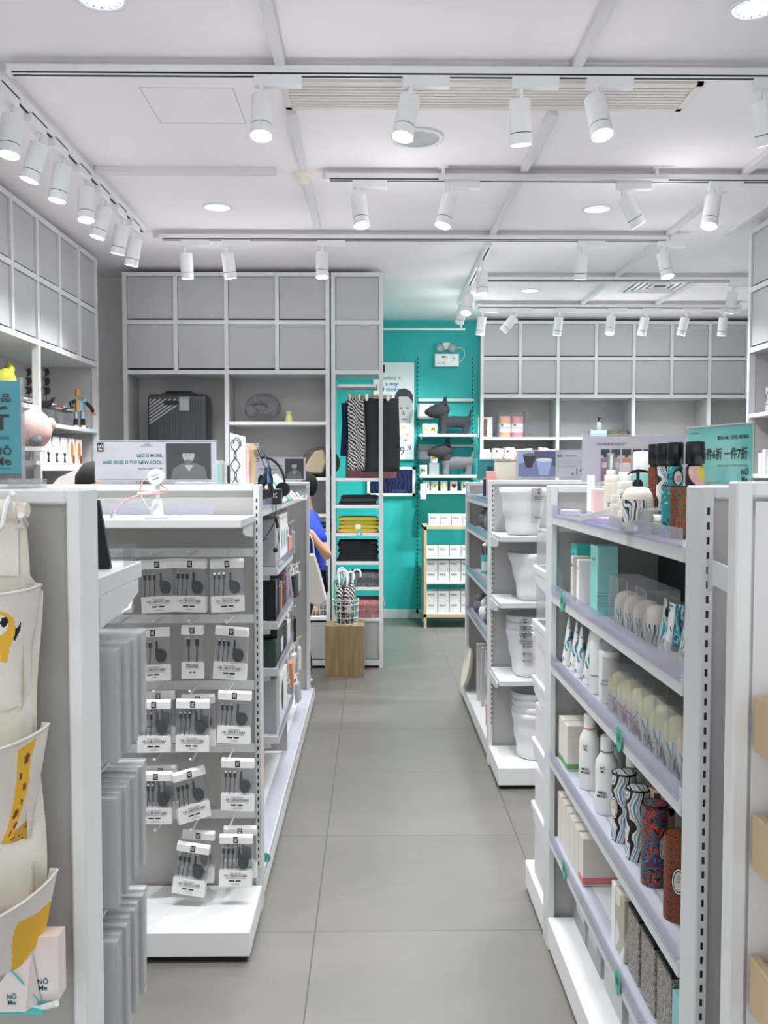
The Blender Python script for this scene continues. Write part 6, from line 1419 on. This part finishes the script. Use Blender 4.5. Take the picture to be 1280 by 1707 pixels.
# ---------------------------------------------------------------- aisle rack behind the paper bins
XR = .632
def rbox(label, Y0, w_, h, z_, m_, d=.18, name='carton', cat='carton'):
    t = thing(name,label,cat,(XR+d/2,Y0+w_/2,z_)); MB().box(-d/2,d/2,-w_/2,w_/2,0,h,m_).build('body', t, bevel=.003); return t
t = thing('white_gadget','white rounded gadget lying on the top shelf before bins post','gadget',(.69,5.0,1.373)); MB().box(-.05,.05,-.07,.07,.02,.055,'white_plastic').build('body', t, bevel=.012); MB().box(-.02,.02,-.03,.03,0,.02,'dark_grey').build('foot', t)
t = thing('blue_cloth_lining','pale blue and white cloth lying along the top shelf','cloth',(.72,5.4,1.373)); MB().box(-.07,.07,-.35,.30,0,.022,'blue_towel').build('cloth', t, bevel=.008)
for k,(Y,m_,s_,lb) in enumerate(((5.05,'charcoal_cloth',.05,'dark grey wrapped plush'),(5.2,'clear_frost',.06,'clear wrapped plush toy'),(4.98,'cream',.045,'cream knitted plush'),(5.45,'grey_cloth',.06,'grey plush toy'))):
    t = thing('small_plush',lb+' on the second shelf behind the bins','plush toy',(.70,Y,1.179)); MB().blob((0,0,s_*1.12),(s_*1.1,s_*1.3,s_),m_,14,.08).build('body', t); MB().blob((-.02,-.02,s_*2),(s_*.6,s_*.6,s_*.55),m_,12,.06).build('head', t)
for k,(Y,m_,s_,lb) in enumerate(((4.98,'plush_grey',.055,'blue grey plush hanging over the third shelf'),(5.15,'pink_light',.06,'pink plush toy'),(5.4,'plush_grey',.065,'dark plush toy'))):
    t = thing('small_plush',lb+' on the third shelf behind the bins','plush toy',(.71,Y,.901)); MB().blob((0,0,s_*1.3),(s_*1.2,s_*1.3,s_*1.15),m_,14,.06).build('body', t); MB().blob((-.01,0,s_*2.6),(s_*.8,s_*.8,s_*.8),m_,12,.05).build('head', t)
t = thing('swing_tag','teal and white swing tag dangling over the plush shelf edge','tag',(.612,4.93,.98)); MB().box(-.024,.024,-.003,0,0,.10,'teal_card').box(-.018,.018,-.004,-.003,.015,.065,'paper').build('card', t); MB().tube([(0,0,.10),(0,0,.15),(.01,.01,.20)],.002,'paper',5).blob((0,0,.155),(.018,.006,.01),'paper',8).build('ribbon', t)
for k in range(7):
    t = thing('small_plush','%s white or grey soft toy heaped on the fourth shelf' % ORD[k],'plush toy',(.68+.03*(k%2),4.9+.12*k,.641),0,'soft toys heaped on the fourth shelf'); s_ = .05; MB().blob((0,0,s_*1.15),(s_,s_*1.2,s_),('paper','paper_shade','grey_cloth','charcoal_cloth')[k%4],12,.12).build('body', t); MB().blob((-.01,0,s_*2.2),(s_*.6,s_*.6,s_*.6),('paper','paper_shade','grey_cloth','charcoal_cloth')[k%4],10,.1).build('head', t)
for k in range(5):
    t = thing('white_board','tall pale board standing on the plinth, %s from the far end' % ORD[k],'board',(.66+.012*k,5.62-.12*k,.107),0,'tall pale boards on the plinth'); MB().box(-.012,.22,-.012,.012,0,.36,'paper_shade').build('panel', t, bevel=.002)
t = thing('round_tray','cream round tray leaning at the far plinth end','tray',(.66,5.93,.107)); MB().lathe([(0,0),(.11,0),(.13,.02),(.135,.03)],(0,0,0),'cream',32).xf(Matrix.Translation((-.02,.0,.135)) @ Matrix.Rotation(R(-78),4,'Y')).build('dish', t)
for k,(Y,m_) in enumerate(((5.0,'teal_light'),(4.93,'orange'),(5.06,'clear_frost'),(4.9,'white_plastic'),(5.02,'pink'))):
    z_ = (.46,.36,.40,.28,.24)[k]
    t = thing('accessory_pack','small hanging pack near the plinth boards, %s down' % ORD[k],'accessory pack',(.66,Y,z_),0,'hanging packs by the boards'); MB().box(-.03,.03,-.004,.004,-.12,.0,m_).build('pouch', t, bevel=.003); MB().box(-.03,.03,-.005,.005,0,.02,'paper').build('card_header', t); MB().cyl((0,0,.012),(.29,0,.012),.003,'white_plastic',n=6).build('hook', t)
# rack-top goods above the bins
t = thing('cream_box','cream box with a folded flap behind the bin sign','box',(at(846,0,4.86).x+.02,4.86,1.485)); MB().box(-.07,.12,-.05,.05,0,.10,'cream').build('body', t, bevel=.004); MB().box(-.07,.10,-.05,.06,.103,.113,'sand_cloth').build('lid_flap', t)
t = thing('cup','pink cup at the edge of the bin rack top','cup',(at(822,0,4.80).x,4.80,1.402)); MB().cyl((0,0,0),(0,0,.13),.024,'pink',n=24).build('body', t); MB().cyl((0,0,.13),(0,0,.136),.025,'paper',n=24).build('rim', t)
t = thing('cup','slim blue and brown bottle beside the pink cup','bottle',(at(812,0,4.95).x,4.95,1.402)); MB().cyl((0,0,0),(0,0,.09),.010,'navy',n=16).build('body', t); MB().cyl((0,0,.09),(0,0,.10),.008,'orange',n=16).build('cap', t)
t = thing('clear_price_holder','clear price holder between the bin sign and lilac sign','card holder',(at(1000,0,4.72).x,4.73,1.49)); MB().box(-.04,.05,-.02,.02,0,.012,'clear_frost').build('base', t)

# ---------------------------------------------------------------- people
def figure(name, J, E, rad, m_, parent, root=0):
    """one continuous skinned surface over joined bones; built with tapered limbs"""
    keys = list(J); me = bpy.data.meshes.new(name); me.from_pydata([J[k] for k in keys], [(keys.index(a), keys.index(b_)) for a, b_ in E], [])
    o = bpy.data.objects.new(name, me); COL.objects.link(o); o.parent = parent; me.materials.append(M[m_])
    bpy.context.view_layer.objects.active = o
    sk = o.modifiers.new('skin','SKIN'); sk.use_smooth_shade = True
    if len(me.skin_vertices) == 0:
        o.select_set(True); bpy.ops.mesh.customdata_skin_add(); o.select_set(False)
    L = me.skin_vertices[0].data
    for i, k in enumerate(keys):
        r_ = rad[k]; L[i].radius = (r_, r_) if not isinstance(r_, tuple) else r_; L[i].use_root = (i == root)
    sb = o.modifiers.new('sub','SUBSURF'); sb.levels = 2; sb.render_levels = 2
    return o
def hand(J, E, rad, pre, wrist, d, up, side):
    """palm, four fingers and a thumb from the wrist, curled"""
    d, up, side = Vector(d).normalized(), Vector(up).normalized(), Vector(side).normalized()
    W = Vector(J[wrist]); J[pre+'palm'] = W+d*.055; rad[pre+'palm'] = (.034,.018); E.append((wrist, pre+'palm'))
    for i in range(4):
        base = W+d*.088+side*(.027-.018*i); ln = (.9,1,.95,.75)[i]
        ks = [pre+'f%d%d' % (i,k) for k in range(4)]
        P = [base, base+d*.036*ln-up*.006, base+d*.056*ln-up*.026, base+d*.052*ln-up*.048]
        for k, q in zip(ks, P): J[k] = q
        for k, r_ in zip(ks, (.0095,.0088,.008,.007)): rad[k] = r_
        E.append((pre+'palm', ks[0])); E += [(ks[k], ks[k+1]) for k in range(3)]
    T = [W+d*.03+side*.034, W+d*.058+side*.05-up*.01, W+d*.082+side*.046-up*.022]
    for k, q in enumerate(T): J[pre+'t%d' % k] = q; rad[pre+'t%d' % k] = (.012,.0105,.009)[k]
    E.append((pre+'palm', pre+'t0')); E += [(pre+'t0', pre+'t1'), (pre+'t1', pre+'t2')]
def person(label, loc, rz, pose, shirt, trousers, hgt=1.0, bag=False, hair_long=False):
    t = thing('person', label, 'person', loc, rz)
    V = lambda *a: Vector(a)
    lg = pose.get('legs',0); J = dict(pel=V(0,lg*.2,.90), wai=V(0,pose['lean']*.05,1.02), che=V(0,pose['lean']*.14,1.22), nec=V(0,pose['lean']*.22,1.40), hb=V(0,pose['lean']*.27,1.46), hd=V(0,pose['lean']*.30,1.55),
             hl=V(-.09,lg*.3,.86), hr=V(.09,lg*.3,.86), kl=V(-.10,-.03+lg,.48), kr=V(.10,-.02+lg,.48), al=V(-.10,.03+lg,.09), ar=V(.10,.03+lg,.09), tl=V(-.11,-.12+lg,.03), tr=V(.11,-.12+lg,.03),
             sl=V(-.17,pose['lean']*.19,1.34), sr=V(.17,pose['lean']*.19,1.34), el=Vector(pose['el']), er=Vector(pose['er']), wl=Vector(pose['wl']), wr=Vector(pose['wr']))
    rad = dict(pel=(.13,.10), wai=(.115,.09), che=(.135,.10), nec=.052, hb=.055, hd=.05, hl=.085, hr=.085, kl=.056, kr=.056, al=.038, ar=.038, tl=.034, tr=.034, sl=.055, sr=.055, el=.040, er=.040, wl=.026, wr=.026)
    E = [('pel','wai'),('wai','che'),('che','nec'),('nec','hb'),('hb','hd'),('pel','hl'),('pel','hr'),('hl','kl'),('hr','kr'),('kl','al'),('kr','ar'),('al','tl'),('ar','tr'),('che','sl'),('che','sr'),('sl','el'),('sr','er'),('el','wl'),('er','wr')]
    J0, E0, r0 = dict(J), list(E), dict(rad)
    for pre, wr_, dd in (('L','wl',pose['dl']),('R','wr',pose['dr'])):
        d_ = Vector(dd); hand(J, E, rad, pre, wr_, d_, pose.get('up',(0,0,1)), d_.cross(Vector((0,0,1))) if abs(d_.z) < .9 else (1,0,0))
    b_ = figure('body', J, E, rad, 'skin', t)
    H0 = J['hd']+V(0,-.012,.02)
    q = MB().blob(H0, (.076,.095,.115), 'skin', 24); q.tube([H0+V(0,-.088,.018),H0+V(0,-.112,-.018),H0+V(0,-.092,-.026)],[.008,.015,.008],'skin',8)
    for s_ in (-1,1): q.blob(H0+V(s_*.078,.005,-.01),(.012,.02,.03),'skin',10)
    q.build('head', t)
    q = MB()
    for s_ in (-1,1): q.blob(H0+V(s_*.03,-.083,.012),(.014,.008,.007),'white_plastic',10).blob(H0+V(s_*.03,-.09,.012),(.006,.004,.006),'text_black',8)
    q.build('eye', t); MB().blob(H0+V(0,-.086,-.058),(.024,.008,.007),'rose',10).build('mouth', t)
    q = MB().blob(H0+V(0,.018,.028), (.086,.098,.112), 'hair', 24, .03)
    if hair_long: q.tube([H0+V(0,.07,.03),H0+V(0,.10,-.06),H0+V(0,.10,-.15)],[.06,.06,.03],'hair',12)
    q.build('hair', t)
    inf = lambda r_, k: tuple(x+k for x in r_) if isinstance(r_, tuple) else r_+k
    mid = lambda a, b2, f: a+(b2-a)*f
    Js = {k: J0[k] for k in ('wai','pel','che','sl','sr','el','er')}; Js['col'] = mid(J0['che'], J0['nec'], .75); Js['hem'] = J0['pel']+V(0,0,-.06)
    Js['cl'] = mid(J0['sl'], J0['el'], .85); Js['cr'] = mid(J0['sr'], J0['er'], .72)
    rs = {'pel':(.16,.125),'wai':(.155,.12),'che':(.165,.125),'sl':.085,'sr':.085,'col':.075,'hem':(.165,.13),'cl':.075,'cr':.075}
    for k in ('el','er'): Js.pop(k)
    figure('shirt', Js, [('wai','pel'),('pel','hem'),('wai','che'),('che','col'),('che','sl'),('che','sr'),('sl','cl'),('sr','cr')], rs, shirt, t)
    Jt = {k: J0[k] for k in ('pel','hl','hr','kl','kr','al','ar')}; rt = {'pel':(.14,.11),'hl':.098,'hr':.098,'kl':.07,'kr':.07,'al':.058,'ar':.058}
    figure('trousers', Jt, [('pel','hl'),('pel','hr'),('hl','kl'),('hr','kr'),('kl','al'),('kr','ar')], rt, trousers, t)
    for s_,k in ((-1,'l'),(1,'r')):
        MB().blob(V(s_*.105,-.05+lg,.035),(.045,.13,.036),'white_plastic',16).build('shoe', t)
    if hgt != 1: t.scale = (hgt,)*3
    return t
# shopper behind the end of the accessory rack, facing the shelves, phone in hand
pp = person('person in a loose blue shirt holding a phone beyond the accessory rack', (-.42, 6.42, 0), R(-90),
       dict(lean=-.22, legs=-.09, el=(-.24,.06,1.05), er=(.31,.14,1.05), wl=(-.06,-.12,1.22), wr=(.29,-.0,1.25), dl=(.1,-1,.3), dr=(-.25,-1,.35)), 'blue_shirt', 'trousers', .90)
t = thing('phone', 'dark phone held up by the person in blue', 'phone', (-.50, 6.31, 1.13)); MB().box(-.004,.004,-.035,.035,0,.14,'black_plastic').build('body', t, bevel=.002); t.rotation_euler = (0, R(-20), 0)
t = thing('tote_bag', 'off white tote bag hanging at the side of the person in blue', 'bag', (-.40, 6.10, .66)); q = MB()
P = [at(x,y,6.10)-t.location for x,y in ((508,925),(524,922),(533,950),(546,1001),(530,1012),(508,1000))]
q.prism([(p_.x,p_.z) for p_ in P][::-1], -.03, .03, 'canvas').build('bag_body', t, bevel=.012)
MB().tube([(-.06,0,.30),(-.05,0,.40),(-.02,0,.46),(.0,0,.40),(.01,0,.30)],.006,'canvas',6).build('strap', t)
t.location.z += 0
# shopper behind the cable display; only the crown of the head shows over it
person('person with short black hair mostly hidden behind the cable display', (-1.40, 4.40, 0), R(60),
       dict(lean=-.3, el=(-.27,-.05,1.05), er=(.27,-.05,1.05), wl=(-.12,-.28,1.10), wr=(.12,-.28,1.10), dl=(.1,-1,.1), dr=(-.1,-1,.1)), 'orange', 'trousers', .925)
t = thing('held_card', 'white card with line drawing held before the black haired person', 'card', (at(108,808,4.7).x, 4.7, 1.38)); MB().prism([(-.09,0),(.09,0),(.09,.18),(-.03,.125),(-.09,.06)],0,.006,'paper').build('card', t)
MB().tube([(-.01,-.003,.05),(.01,-.003,.09),(.0,-.003,.07),(.02,-.003,.06)],.002,'text_black',5).build('drawing', t)
